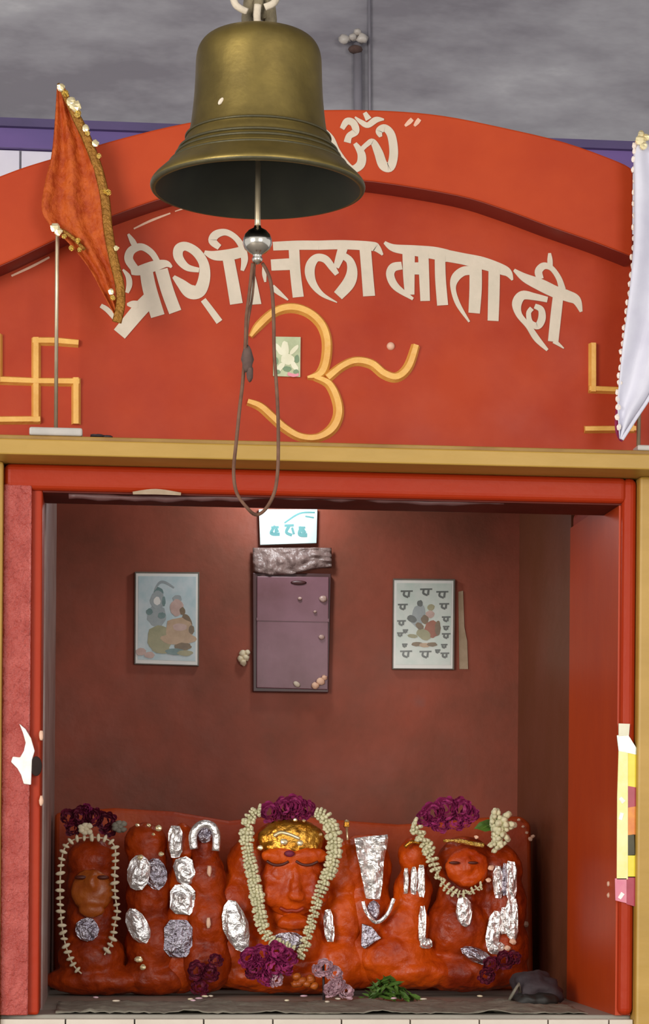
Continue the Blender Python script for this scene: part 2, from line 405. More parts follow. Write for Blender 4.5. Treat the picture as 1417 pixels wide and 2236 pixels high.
# ------------------------------------------------------------------ lettering on the tympanum
c1 = lambda p: crop(220, 490, .25406, p); c2 = lambda p: crop(560, 500, .21171, p); c3 = lambda p: crop(820, 500, .21171, p)
c4 = lambda p: crop(1080, 540, .15526, p); c5 = lambda p: crop(690, 220, .17643, p); c6 = lambda p: crop(500, 640, .31051, p)
c7 = lambda p: crop(0, 720, .18349, p)
letters = [
 # shri
 [c1([(500,350,50),(440,250,55),(350,195,60),(265,225,70),(240,300,75),(290,380,70)]), c1([(300,200,45),(275,150,50),(235,85,20)]),
  c1([(260,415,40),(330,400,80),(460,360,90),(560,340,60),(610,370,20)]), c1([(390,400,110),(420,560,120),(490,790,120)]),
  c1([(450,620,130),(340,730,130),(160,945,120)]), c1([(520,390,110),(575,580,110),(640,755,110)]),
  c1([(190,390,15),(235,450,45),(245,520,50),(225,590,30)]), c1([(0,700,35),(60,740,45),(130,820,40)]), c1([(225,690,20),(270,690,60),(320,690,60)])],
 # shii
 [c1([(845,395,40),(740,370,60),(670,290,80),(670,215,85),(730,190,75),(820,240,80),(885,340,85),(890,460,100),(850,570,110),(770,580,120),(690,510,80),(625,450,30)]),
  c1([(880,650,50),(940,730,55),(1020,840,60)]), c1([(890,240,30),(980,270,80),(1120,260,95),(1240,230,90)]),
  c1([(1095,290,100),(1130,480,105),(1165,685,110)]), c1([(1020,200,50),(960,145,70),(990,90,70),(1070,70,55),(1150,110,50),(1210,190,55),(1235,300,60),(1215,400,30)]),
  c1([(1300,380,20),(1310,520,70),(1325,690,110)])],
 # ta
 [c2([(170,180,90),(420,170,95),(640,170,95)]), c2([(385,190,110),(400,450,110),(430,705,115)]), c2([(150,375,115),(350,365,120)]),
  c2([(160,600,60),(230,660,50),(325,735,15)]), c2([(80,390,40),(80,470,45),(90,550,20)])],
 # laa
 [c2([(640,170,95),(900,165,95),(1180,180,95),(1240,200,80),(1300,270,20)]), 
  c2([(830,470,50),(780,400,70),(710,315,80),(620,300,80),(560,370,100),(550,470,100),(590,580,75),(680,680,45),(830,760,10)]),
  c2([(890,200,100),(860,290,90),(820,400,60)]), c2([(880,270,70),(960,330,80),(985,440,110),(950,560,130),(840,690,110)]), c2([(1120,200,120),(1140,450,120),(1160,695,125)])],
 # maa
 [c3([(90,140,30),(190,200,80),(400,225,110),(600,250,130),(740,280,130)]), c3([(270,380,80),(180,400,90),(150,480,85),(210,600,75),(385,725,30)]),
  c3([(340,260,130),(342,480,120),(350,680,100)]), c3([(300,410,120),(520,410,130)]), c3([(490,260,110),(500,500,105),(510,745,100)]), c3([(662,280,110),(668,520,112),(690,790,115)])],
 # taa
 [c3([(700,272,125),(900,310,120),(1100,355,130),(1300,420,110),(1370,460,80),(1410,530,20)]), c3([(1000,430,90),(900,440,95),(820,510,90),(800,620,55),(850,780,50),(965,960,20)]),
  c3([(1030,390,130),(1030,620,130),(1015,870,120)]), c3([(1222,420,120),(1218,680,120),(1210,950,115)])],
 # dii
 [c4([(270,320,40),(420,430,120),(640,530,170),(850,630,170),(1030,690,160),(1150,750,130),(1215,910,40)]), c4([(950,600,100),(900,440,80),(800,300,75),(690,265,100),(615,340,110),(640,450,100)]),
  c4([(780,280,70),(775,180,75),(770,85,40)]), c4([(890,690,150),(860,950,155),(820,1330,150)]), c4([(830,1320,70),(900,1370,45),(970,1425,15)]),
  c4([(740,740,80),(560,700,100),(390,680,130),(310,790,140),(340,950,90),(470,1110,80),(590,1290,90),(740,1450,40)]),
  c4([(560,830,70),(650,880,90),(660,1010,110),(600,1110,100),(500,1060,80),(475,930,70),(520,862,70)])],
]
for n_, L_ in enumerate(letters):
    mb = MB()
    for j, s_ in enumerate(L_): stroke(mb, s_, 0, .0022+.00015*j+.00006*(n_%2))
    mb.build('letter', 'cream', tym)
arch = [o for o in COL.objects if o.name == 'archivolt'][0]
mb = MB()
for j, s_ in enumerate([c5([(90,340,20),(190,460,60),(260,620,70),(360,770,80),(450,850,90),(550,790,110),(560,660,100),(480,530,50)]),
   c5([(550,620,60),(620,550,60),(700,510,75),(770,640,110),(830,800,120),(920,820,110),(960,650,110),(930,430,105),(850,340,90),(780,380,90),(800,450,40)]),
   c5([(320,350,60),(380,260,85),(460,280,90),(490,380,90),(410,440,80),(385,520,90)]),
   c5([(480,205,20),(560,270,60),(640,305,70),(740,240,75),(840,235,20)]), c5([(600,150,50),(650,235,80)])]):
    stroke(mb, s_, YA, .002+.00015*j)
mb.build('letter', 'cream', a_)
mb = MB(); stroke(mb, c5([(1190,230,50),(1150,270,55),(1100,315,30)]), YA, .002); stroke(mb, c5([(1280,230,50),(1250,270,55),(1215,315,30)]), YA, .002)
mb.build('quotation_mark', 'cream2', a_)
# chipped pale line under the arch on the left
mb = MB()
for q in ([(25,603,4),(70,582,5),(108,562,4)], [(292,500,3),(330,482,5),(372,466,3)], [(382,462,2),(400,456,3)]): stroke(mb, q, 0, .002)
mb.build('paint_chip', 'cream2', tym)

# ------------------------------------------------------------------ reliefs
def relief(name, strokes, smooth=True, th=.012, dx=0, dy=0, wm=1):
    mb = MB()
    for j, s_ in enumerate(strokes): stroke(mb, [(a+dx, b+dy, c*wm*1.12) for a, b, c in s_], 0, th+.0004*j, smooth, rnd=True)
    return mb
om = relief('om', [c6([(150,310,30),(210,230,60),(320,135,62),(440,105,66),(560,140,66),(650,225,68),(688,340,68),(680,480,68),(640,570,66),(550,598,24)]),
  c6([(690,600,66),(790,520,60),(890,480,62),(1000,500,66),(1090,570,66),(1180,592,66),(1260,520,66),(1312,370,58)]),
  c6([(600,595,40),(700,640,60),(757,750,68),(768,860,70),(720,960,70),(620,1018,58),(500,1012,58),(390,950,60),(300,870,62),(220,800,58),(130,765,45)])])
om.build('om_relief', 'relief', shrine)
mb = MB(); c = P(853, 756, 0); mb.ell(c, .009, .009, .009); mb.build('relief_dot', 'cream2', shrine, smooth=True)
sw = [c7([(430,100,98),(430,1110,98)]), c7([(390,138,95),(660,140,95),(935,165,88)]), c7([(-75,600,95),(430,620,90),(945,625,95)]), c7([(905,580,98),(905,1130,98)]), c7([(480,1075,92),(-520,1080,92)][:1]+[(-125,1080,92)]), c7([(-25,60,98),(-25,640,98)])]
relief('s', sw, False).build('swastika_relief', 'relief', shrine)
relief('s', [[(a, b, c*.9) for a,b,c in s_] for s_ in sw], False, dx=1298, dy=20).build('swastika_relief', 'relief', shrine)

# small square picture tile in the middle of the om
stt = MB().prism(polyp([(596,736),(656,737),(655,824),(596,822)], -.001), -.006, 0).build('picture_tile', 'st_green', None)
tag(stt, 'small pale green square picture tile stuck inside the yellow om', 'sticker')
for n_, (m_, x, y, rx, ry, rt) in enumerate((('st_cream',622,762,9,18,0),('st_cream',610,764,6,15,.6),('st_cream',642,764,5,14,-.7),('st_cream',628,785,15,12,0),('st_cream',612,802,6,14,-.7),('st_cream',643,800,6,14,.6),('st_dkgrn',648,784,5,9,0),('st_dkgrn',603,788,4,8,0),('st_dkgrn',627,806,9,6,0),('st_dkgrn',606,812,6,5,0),('st_dkgrn',646,812,6,5,0))):
    mb = MB(); disc(mb, x, y, rx, ry, -.006, .0006+.00015*n_, 14, rt, .2); mb.build('pale_petal' if m_ == 'st_cream' else 'green_patch', m_, stt)
mb = MB(); stroke(mb, [(628,816,7),(640,820,7),(652,818,6)], -.006, .002); mb.build('pink_edge', 's_pink', stt)

# ================================================================== conduit on the rear wall
cr_ = empty('conduit_pipe', P(780, 240, YB-.02), 'thin grey conduit pipe rising behind the arch to a pale clamp', 'pipe')
MB().tube([P(782, 420, YB-.02), P(781, 95, YB-.02)], .013, 10).build('pipe', 'pvc', cr_, smooth=True)
MB().tube([P(808, 420, YB-.012), P(806, -60, YB-.012)], .0045, 8).build('thin_cable', 'pvc', cr_, smooth=True)
mb = MB(); 
for a, b_, r_ in ((752,86,12),(770,82,9),(790,84,13),(780,70,9)): mb.ell(P(a,b_,YB-.04), r_*sc(YB), .015, r_*sc(YB)*.8, 8, 5, jit=.5)
mb.build('clamp', 'plastic', cr_, smooth=True)
MB().ell(P(776,108,YB-.03), .022, .02, .012, 10, 6).build('pipe_collar', 'knot', cr_, smooth=True)

# ================================================================== bell
YBELL = -1.8; kb = sc(YBELL)
bc = P(563, 412, YBELL)
bell = empty('temple_bell', (bc.x, bc.y, bc.z), 'large aged brass bell hanging in front of the shrine arch', 'bell')
zz = lambda py: bc.z + (412-py)*kb
def prof(l): return [(r_*kb, zz(py)) for r_, py in l]
outer = [(224,417),(231,416),(235,411),(234,404),(226,394),(212,381),(199,369),(191,362),(189,357),(184,353),(178,345),(173,337),(171,331),(167,328),(164,320),(158,308),(157,302),(153,299),(150,287),(147,270),(144,245),(141,215),(139,180),(138,150),(137,130),(134,114),(128,101),(118,90),(103,82),(80,77),(50,74),(0.5,72)]
inner = [(224,417),(214,406),(196,386),(178,362),(162,335),(150,305),(142,270),(136,220),(132,160),(126,125),(100,105),(50,98),(0.5,97)]
o = MB().lathe(prof([q for q in smoothpts(outer, 3)]), bc, 96).build('bell_body', 'brass', bell, smooth=True)
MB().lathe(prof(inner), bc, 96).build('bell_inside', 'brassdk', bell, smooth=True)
for py, r_, rr in ((346,180,3.2),(333,173,3),(303,158,2.6),(365,194,3)):
    MB().tube([(bc.x+r_*kb*cos(a*pi/40), bc.y+r_*kb*sin(a*pi/40), zz(py)) for a in range(80)], rr*kb, 8, closed=True).build('moulding_ring', 'brasstint', bell, smooth=True)
MB().tube([(bc.x+229*kb*cos(a*pi/48), bc.y+229*kb*sin(a*pi/48), zz(411)) for a in range(96)], 6*kb, 8, closed=True).build('rim', 'brasstint', bell, smooth=True)
# crown loop on top
mb = MB(); mb.tube([(bc.x+sx*kb, bc.y, zz(py)) for sx, py in ((-24,78),(-26,40),(-22,5),(-8,-18),(8,-18),(22,5),(26,40),(24,78))], 13*kb, 10); mb.lathe(prof([(46,78),(44,66),(34,62),(0.5,62)]), bc, 24)
mb.build('crown_loop', 'ropegrey', bell, smooth=True)
MB().ell((bc.x-88*kb, bc.y-118*kb, zz(262)), .003, .002, .006, 8, 5, rot=Matrix.Rotation(.6,3,'Y')).build('pale_chip', 'cream', bell)
# clapper
mb = MB(); mb.tube([(bc.x, bc.y, zz(110)), (bc.x, bc.y, zz(480)+.0), (bc.x, bc.y, zz(505))], [4*kb, 6.5*kb, 7*kb], 12)
cl = mb.build('clapper_rod', 'rod', bell, smooth=True)
mb = MB(); mb.lathe(prof([(.5,492),(7,493),(9,498),(20,504),(28,513),(32,524),(32,534),(28,544),(19,552),(11,556),(9,560),(12,565),(11,571),(6,576),(.5,578)]), bc, 32)
mb.build('clapper_ball', 'steel', bell, smooth=True)
# pull cord
cordp = [(552,575),(545,640),(537,700),(535,760),(531,830),(522,900),(515,970),(511,1030),(518,1080),(540,1112),(562,1122),(584,1106),(600,1070),(608,1010),(608,950),(604,870),(600,780),(598,690),(590,620),(574,575)]
cp = smoothpts([(a,b_) for a,b_ in cordp], 5)
cc = empty('pull_cord', P(563, 1120, YBELL), 'thin brown cord loop hanging from the bell clapper', 'cord')
MB().tube([P(a,b_,YBELL)+Vector((0,.01*sin(i*.4),0)) for i,(a,b_) in enumerate(cp)], 3.9*kb, 8).build('cord_loop', 'cord', cc, smooth=True)
MB().tube([P(a,b_,YBELL+.012) for a,b_ in smoothpts([(556,575),(552,640),(540,720),(541,800)],5)], 2.6*kb, 6).build('cord_end', 'cord', cc, smooth=True)
mb = MB(); mb.ell(P(540,785,YBELL), 13*kb, 12*kb, 30*kb, 12, 8, jit=.25); mb.ell(P(545,815,YBELL), 8*kb, 8*kb, 20*kb, 10, 6, jit=.3)
mb.build('cord_knot', 'knot', cc, smooth=True)
# hanging cloth rope above the bell
rp = empty('hanging_rope', P(563, 20, YBELL), 'twisted grey cloth rope with cream strips holding the bell', 'rope')
mb = MB()
for ph in (0, 2.1, 4.2):
    pts = [];
    z0, z1 = zz(40), 4.34
    for i in range(90):
        t = i/89; z = z0+(z1-z0)*t; a = ph+t*26; pts.append((bc.x+12*kb*cos(a), bc.y+12*kb*sin(a), z))
    mb.tube(pts, 11*kb, 8)
mb.build('twisted_strand', 'ropegrey', rp, smooth=True)
for (pts) in ([(505,-30),(512,5),(524,18),(540,26)], [(618,-40),(604,-5),(596,8),(578,16)], [(563,10),(561,32),(562,50)]):
    MB().tube([P(a,b_,YBELL-.03) for a,b_ in smoothpts(pts,4)], 8*kb, 8, squash=.6).build('cloth_strip', 'ropelite', rp, smooth=True)

# ================================================================== flags
def cloth(leftb, rightb, Y, folds, amp, nu=14, nv=44, th=.0012):
    lb = smoothpts(leftb, 8); rb = smoothpts(rightb, 8)
    def samp(c, t):
        f = t*(len(c)-1); i = min(int(f), len(c)-2); u = f-i
        return (c[i][0]*(1-u)+c[i+1][0]*u, c[i][1]*(1-u)+c[i+1][1]*u)
    v = []; f = []
    for j in range(nv+1):
        t = j/nv; A = samp(lb, t); B = samp(rb, t)
        for i in range(nu+1):
            u = i/nu; yy = Y - amp*(.5+.5*sin(folds*u*2*pi+t*2.2)) * min(1, t*4+.15) * (1-.5*t)
            yy += .004*noise.noise((u*4, t*9, 3))
            v.append(P(A[0]*(1-u)+B[0]*u, A[1]*(1-u)+B[1]*u, yy))
    for j in range(nv):
        for i in range(nu):
            a = j*(nu+1)+i; f.append((a, a+1, a+nu+2, a+nu+1))
    mb = MB(); mb.add(v, f); return mb, lb, rb
YP = -.128
pb = P(122, 940, YP); 
f1 = empty('flag_on_stand', (pb.x, YP, ZLED), 'small orange pennant with gold trim on a metal rod, standing on ledge at left', 'flag', None)
ptop = P(131, 188, YP)
MB().tube([(pb.x, YP, ZLED+.012), ((pb.x+ptop.x)/2-.002, YP, (ZLED+ptop.z)/2), (ptop.x, YP, ptop.z)], .0042, 12).build('rod', 'rod', f1, smooth=True)
MB().box(pb.x-.055, pb.x+.056, YP-.026, YP+.028, ZLED, ZLED+.017).build('stand_base', 'plastic', f1, bevel=.004)
mb, lb, rb = cloth([(124,190),(119,270),(112,340),(98,400),(91,455),(108,490),(150,530),(195,585),(225,640),(258,700)],
                   [(136,182),(165,235),(197,300),(222,365),(238,430),(245,500),(256,560),(270,620),(272,665),(264,704)], YP-.012, 2.4, .022)
fo = mb.build('cloth', 'flag', f1, smooth=True); md = fo.modifiers.new('s', 'SOLIDIFY'); md.thickness = .0015
MB().tube([P(a-9,b_,YP-.03) for a,b_ in rb], [min(.010,.003+.0006*i) for i in range(len(rb))], 8, squash=.3).build('gold_braid', 'golddull', f1, smooth=True)
MB().tube([P(a,b_,YP-.034) for a,b_ in smoothpts([(112,492),(150,512),(185,545)],5)], .004, 8, squash=.5).build('gold_braid', 'golddull', f1, smooth=True)
for a, b_, r_, m_ in ((133,190,9,'goldbrt'),(143,205,8,'gold'),(155,222,10,'goldbrt'),(165,232,13,'goldbrt'),(170,248,8,'gold'),(187,280,8,'goldbrt'),(191,290,6,'gold'),(209,313,8,'goldbrt'),(216,340,6,'gold'),
                      (236,420,7,'gold'),(228,418,5,'gold'),(120,497,10,'goldbrt'),(127,506,9,'goldbrt'),(140,516,6,'gold'),(156,542,6,'gold'),(174,545,6,'gold'),(170,525,6,'gold'),
                      (254,542,6,'goldbrt'),(243,637,7,'goldbrt'),(246,650,6,'gold')):
    MB().ell(P(a,b_,YP-.04), r_*sc(YP), r_*sc(YP)*.4, r_*sc(YP), 7, 5, jit=.35).build('sequin', m_, f1)
mb = MB(); mb.ell(P(212,938,-.13), .016, .012, .004, 10, 5, jit=.3); mb.ell(P(232,940,-.125), .014, .01, .004, 10, 5, jit=.3)
o = mb.build('burnt_wick', 'bundle', None, smooth=True); o.location.z = ZLED; tag(o, 'dark scrap lying on the ochre ledge beside the orange flag base', 'scrap')

f2b = P(1394, 968, YP)
f2 = empty('flag_on_stand', (f2b.x, YP, ZLED), 'white satin pennant with beaded edge on a rod at the right end of ledge', 'flag', None)
pt2 = P(1404, 300, YP)
MB().tube([(f2b.x, YP, ZLED+.01), (pt2.x, YP, pt2.z)], .0045, 12).build('rod', 'rod', f2, smooth=True)
MB().box(f2b.x-.006, f2b.x+.05, YP-.02, YP+.028, ZLED, ZLED+.012).build('stand_base', 'plastic', f2, bevel=.003)
mb, lb, rb = cloth([(1396,300),(1384,330),(1385,420),(1384,520),(1378,600),(1369,680),(1360,750),(1353,820),(1348,880),(1352,957)],
                   [(1412,296),(1450,340),(1480,430),(1490,520),(1488,610),(1475,700),(1450,790),(1420,860),(1385,915),(1356,960)], YP-.014, 1.3, .03)
fo = mb.build('cloth', 'white', f2, smooth=True); md = fo.modifiers.new('s', 'SOLIDIFY'); md.thickness = .0015
MB().tube([P(a+2,b_,YP-.03) for a,b_ in rb[-22:]], .004, 8, squash=.5).build('white_hem', 'white', f2, smooth=True)
for i in range(34):
    t = .03+.93*i/33; fi = t*(len(lb)-1); q = lb[int(fi)]
    MB().ell(P(q[0]+1.5*sin(i*2.3),q[1],YP-.028), (4.5+2*random.random())*.001, .003, .007, 7, 5, jit=.3).build('bead', 'whitetrim', f2)
for a, b_, r_ in ((1398,305,12),(1405,318,9),(1412,300,8),(1400,292,8)): MB().ell(P(a,b_,YP-.035), r_*.001, .004, r_*.001, 7, 5, jit=.3).build('gold_tip', 'goldbrt', f2)
mb, lb_, rb_ = cloth([(1345,890),(1342,920),(1344,945),(1352,962)], [(1356,890),(1372,915),(1370,945),(1358,965)], YP-.006, 1, .004, 6, 10)
o = mb.build('magenta_lining', 'magcloth', f2, smooth=True); md = o.modifiers.new('s', 'SOLIDIFY'); md.thickness = .001

# ================================================================== things on the chamber back wall
YW = yback
def picture(name, quad, bg, border, label):
    cx = sum(q[0] for q in quad)/4; base = P(cx, quad[2][1], YW)
    e = empty(name, (base.x, YW, base.z), label, 'picture')
    k = 3
    o_ = [(quad[0][0]-k,quad[0][1]-k),(quad[1][0]+k,quad[1][1]-k),(quad[2][0]+k,quad[2][1]+k),(quad[3][0]-k,quad[3][1]+k)]
    MB().prism(polyp(o_, YW-.006), YW-.014, YW).build('frame', 'frame', e, bevel=.001)
    MB().prism(polyp(quad, YW-.015), YW-.0152, YW-.0142).build('print_border', border, e)
    q2 = [(quad[0][0]+5,quad[0][1]+6),(quad[1][0]-4,quad[1][1]+6),(quad[2][0]-4,quad[2][1]-8),(quad[3][0]+5,quad[3][1]-8)]
    MB().prism(polyp(q2, YW-.016), YW-.0158, YW-.0153).build('print_sheet', bg, e)
    return e
YPr = YW-.0159
p1 = picture('framed_print', [(297,1252),(432,1253),(431,1452),(296,1448)], 'print_bg', 'p_white', 'pale framed print of two seated figures, on left of recess back wall')
cA = lambda p: crop(270, 1220, .14114, p)
def marks(par, name, m, strokes, extra=0):
    mb = MB()
    for j, s_ in enumerate(strokes): stroke(mb, s_, YPr-extra, .0004+.00012*j)
    return mb.build(name, m, par)
def blobs(par, cf, lst):
    for n_, (name, m, x, y, rx, ry, rt) in enumerate(lst):
        q = cf([(x, y, rx)])[0]; mb = MB(); disc(mb, q[0], q[1], q[2], q[2]*ry/rx, YPr, .0003+.00007*n_, 18, rt, .18); mb.build(name, m, par)
marks(p1, 'halo', 'p_grey', [cA([(480,480,20),(560,370,40),(650,370,40),(780,450,25)])])
blobs(p1, cA, [('shawl','p_grey',510,880,150,170,0),('hair','p_teal',540,520,75,80,0),('hair','p_grey',520,640,110,140,0),('face','p_white',515,655,55,65,0),('hair','p_teal',620,660,28,80,0),
 ('shoulder','p_teal',400,820,50,50,0),('necklace','p_teal',590,880,60,50,0),('crown','p_grey',830,620,70,60,0),('face','p_pink',820,760,110,130,0),('bracelet','p_brown',910,810,45,60,0),('cape','p_brown',980,960,60,120,.5),
 ('robe','p_olive',560,1230,200,200,0),('robe','p_tan',860,1100,220,190,0),('robe','p_pink',870,1060,110,60,0),('sash','p_tan',840,1240,270,90,0),('cape','p_brown',1050,1100,45,70,0),
 ('seat','p_olive',580,1400,140,70,0),('seat','p_brown',920,1360,130,60,0),('seat','p_teal',800,1440,150,50,0),('seat','p_olive',950,1460,120,45,0),('flower','p_pink',270,1440,80,60,0),('flower','p_pink',400,1490,80,50,0)])
p2 = picture('framed_print', [(861,1267),(990,1268),(988,1460),(859,1459)], 'print_bg2', 'p_white', 'framed chart print with dark script round figure, on right of recess back wall')
cB = lambda p: crop(840, 1240, .14114, p)
scr = []
for (a, b_, s_) in ((340,400,1.1),(640,370,1.1),(890,410,1.1),(280,600,.9),(920,590,.9),(260,850,.8),(950,790,.8),(950,930,.6),(950,1050,.8),(320,980,.5),(240,1030,.6),(310,1200,.5),(920,1210,.6),(330,1330,1.1),(630,1335,1.1),(930,1350,.8),(820,1290,.5)):
    scr += [cB([(a-85*s_,b_-35*s_,26),(a+85*s_,b_-38*s_,24)]), cB([(a-30*s_,b_-35*s_,26),(a-40*s_,b_+20*s_,34),(a+20*s_,b_+50*s_,30)]), cB([(a+35*s_,b_-35*s_,30),(a+25*s_,b_+45*s_,34)])]
mb = MB()
for j, s_ in enumerate(scr): stroke(mb, s_, YPr, .0004+.00003*(j%7))
mb.build('script', 'p_dark', p2)
blobs(p2, cB, [('shawl','p_grey',520,740,110,190,-.2),('hair','p_dark',545,550,45,50,0),('arm','p_dark',420,790,80,55,-.5),('crown','p_olive',715,610,60,50,0),('face','p_pink',700,720,70,60,0),('hair','p_brown',620,800,60,70,0),('robe','p_red',730,950,120,140,0),
 ('cape','p_brown',820,930,45,120,0),('robe','p_olive',600,1030,120,80,-.5),('robe','p_brown',540,900,70,50,-.6),('leaf','p_olive',430,1055,80,30,-.1),('seat','p_brown',500,1180,90,35,0),('seat','p_tan',620,1195,90,35,0),('seat','p_brown',730,1185,80,35,0)])
o = MB().prism(polyp([(1001,1292),(1011,1290),(1014,1370),(1020,1400),(1022,1461),(1003,1461)], YW-.004), YW-.004, YW).build('paper_strip', 'sheet', None)
tag(o, 'faded narrow strip of paper on back wall beside right print', 'paper')

pq = P(636, 1512, YW)
pl = empty('acrylic_plaque', (pq.x, YW, pq.z), 'glossy plum coloured plaque in the middle of the recess back wall', 'plaque')
MB().prism(polyp([(552,1250),(724,1252),(722,1330),(718,1512),(553,1510)], YW-.03), YW-.024, YW).build('backing', 'plaqueedge', pl, bevel=.002)
MB().prism(polyp([(561,1258),(718,1260),(716,1506),(560,1502)], YW-.03), YW-.03, YW-.024).build('panel', 'plaque', pl, bevel=.002)
MB().prism(polyp([(560,1349),(718,1351),(718,1358),(560,1355)], YW-.03), YW-.032, YW-.03).build('cross_strip', 'plaque', pl)
MB().ell(P(652,1272,YW-.032), .022, .003, .006, 10, 6).build('dark_slot', 'plaqueedge', pl, smooth=True)
o = MB()
for a, b_, r_ in ((706,1308,9),(655,1307,5),(702,1391,7),(688,1336,4)): o.ell(P(a,b_,YW-.034), r_*sc(YW), .004, r_*sc(YW)*.8, 8, 5, jit=.3)
o.build('wax_spot', 'p_pink', pl, smooth=True)
o = MB()
for a, b_, r_ in ((700,1488,10),(688,1497,9),(708,1480,7)): o.ell(P(a,b_,YW-.036), r_*sc(YW), .006, r_*sc(YW)*.8, 9, 6, jit=.4)
tag(o.build('dried_flower', 'cream2', None, smooth=True), 'small dried pinkish flower stuck at bottom right corner of the plum plaque', 'flower')
o = MB(); o.ell(P(648,1494,YW-.034), .011, .004, .007, 8, 5, rot=Matrix.Rotation(.6,3,'Y')); tag(o.build('petal', 'cream', None, smooth=True), 'single cream petal at the bottom edge of the plum plaque', 'petal')
o = MB()
for a, b_, r_ in ((530,1428,8),(537,1436,8),(525,1438,7),(531,1446,8),(540,1425,6)): o.ell(P(a,b_,YW-.012), r_*sc(YW), .01, r_*sc(YW), 9, 6, jit=.4)
tag(o.build('white_flower', 'bud', None, smooth=True), 'small cream flower stuck on wall just left of the plaque', 'flower')
# crumpled cellophane over the plaque
v = []; f = []
for j in range(15):
    for i in range(33):
        u, t = i/32, j/14
        x = 552+172*u; y = 1196+ (52+8*sin(u*5))*t
        v.append(P(x, y, YW-.018-.022*abs(noise.noise((u*7, t*4, 5)))-.02*t*(1-t)-.012*sin(u*pi)))
for j in range(14):
    for i in range(32):
        a = j*33+i; f.append((a,a+1,a+34,a+33))
mb = MB(); mb.add(v, f); o = mb.build('cellophane_wrap', 'cellophane', None, smooth=True)
md = o.modifiers.new('s', 'SOLIDIFY'); md.thickness = .001; tag(o, 'crumpled dull cellophane bunched between white card and plum plaque', 'wrapping')
# card with teal writing
k_ = P(628, 1190, YW)
cdn = empty('card', (k_.x, YW, k_.z), 'white card with teal writing at the top of recess wall', 'card')
MB().prism(polyp([(565,1112),(693,1112),(691,1186),(568,1190)], YW-.02), YW-.022, YW).build('card_sheet', 'card', cdn, bevel=.001)
cC = lambda p: crop(510, 1080, .20572, p)
mb = MB()
for j, s_ in enumerate([cC([(400,350,25),(480,345,25)]), cC([(440,330,25),(400,410,35),(490,420,35)]), cC([(450,360,30),(460,400,50)]), cC([(540,330,25),(640,325,25)]), cC([(590,330,35),(560,400,30),(620,430,30)]), cC([(620,350,25),(640,420,25)]),
            cC([(690,350,25),(760,350,20)]), cC([(720,340,30),(700,420,40),(780,430,40)]), cC([(730,360,30),(750,410,50)]), cC([(540,300,15),(700,200,18),(860,190,15)]), cC([(760,230,15),(850,245,15)])]):
    stroke(mb, s_, YW-.022, .0006+.0001*j)
mb.build('writing', 'tealink', cdn)
# lamp under the lintel: lit bulb with holder on the chamber ceiling
yb_ = YW-.075
lb0 = P(617, 1107, yb_)
lamp = empty('lamp_bulb', (lb0.x, yb_, lb0.z), 'lit white bulb just under the lintel above the white card', 'lamp')
MB().lathe([(.0005,lb0.z-.001),(.018,lb0.z+.004),(.030,lb0.z+.016),(.034,lb0.z+.032),(.030,lb0.z+.048),(.020,lb0.z+.062),(.016,lb0.z+.070)], lb0, 24).build('bulb', 'bulb', lamp, smooth=True)
MB().lathe([(.017,lb0.z+.068),(.020,lb0.z+.072),(.020,zc),(.0005,zc)], lb0, 24).build('bulb_holder', 'plastic', lamp, smooth=True)
pl_ = bpy.data.lights.new('bulb_light', 'POINT'); pl_.energy = 4.0; pl_.color = (.92,.98,1); pl_.shadow_soft_size = .04
po = bpy.data.objects.new('bulb_light', pl_); COL.objects.link(po); po.location = (0, -.18, .02); po.parent = lamp
# crumpled plastic roll along the lintel underside
pts = []; rr = []
for i in range(60):
    t = i/59; x = 150+950*t
    pts.append(P(x, 1088+4*sin(t*9)+5*noise.noise((t*14,0,1))+18*(t-.5)*.6, -.02)); rr.append((7+5*noise.noise((t*20,2,0)))*.001)
o = MB().tube(pts, rr, 8).build('rolled_plastic', 'soffit', None, smooth=True)
tag(o, 'rolled dusty plastic sheet hanging under the red lintel', 'plastic sheet')
o = MB(); stroke(o, [(290,1077,6),(340,1074,12),(395,1079,6)], YF-.001, .003); 
tag(o.build('worn_tape', 'sheet', None), 'pale worn tape on the underside edge of lintel at left', 'tape')

# ================================================================== scraps on the jambs
YJ = YF-.001
jl = P(62, 1710, YJ)
o = MB(); o.prism(polyp([(42,1580),(56,1592),(68,1612),(76,1640),(70,1660),(68,1714),(52,1712),(46,1692),(38,1678),(24,1664),(28,1652),(44,1654),(52,1640),(56,1622),(50,1600)], YJ), YJ-.006, YJ+.001)
tag(o.build('paper_scrap', 'paper', None, bevel=.002), 'torn bright white paper stuck to the left jamb', 'paper')
o = MB(); o.lathe([(0.0005,0),(.0115,0),(.0125,.001),(.0115,.002),(.0005,.002)], (0,0,0), 20)
me = o.mesh(); me.transform(Matrix.Scale(1.7,4,(0,1,0))); me.transform(Matrix.Rotation(pi/2,4,'X')); me.transform(Matrix.Translation(P(79,1673,YJ-.002)))
o = obj('lock_hole', me, 'hole', None, smooth=True); tag(o, 'dark oval bolt hole in the left jamb edge beside white paper', 'bolt hole')
for k, (a, b_) in enumerate(((90,1606),(90,1748))):
    o = MB(); o.ell(P(a,b_,YJ-.002), .005, .004, .011, 8, 6, jit=.3)
    tag(o.build('wax_drip', 'cream2', None, smooth=True), ['tiny peach wax drip on left jamb edge above the bolt hole', 'small peach wax drip on left jamb edge below the bolt hole'][k], 'wax drip')
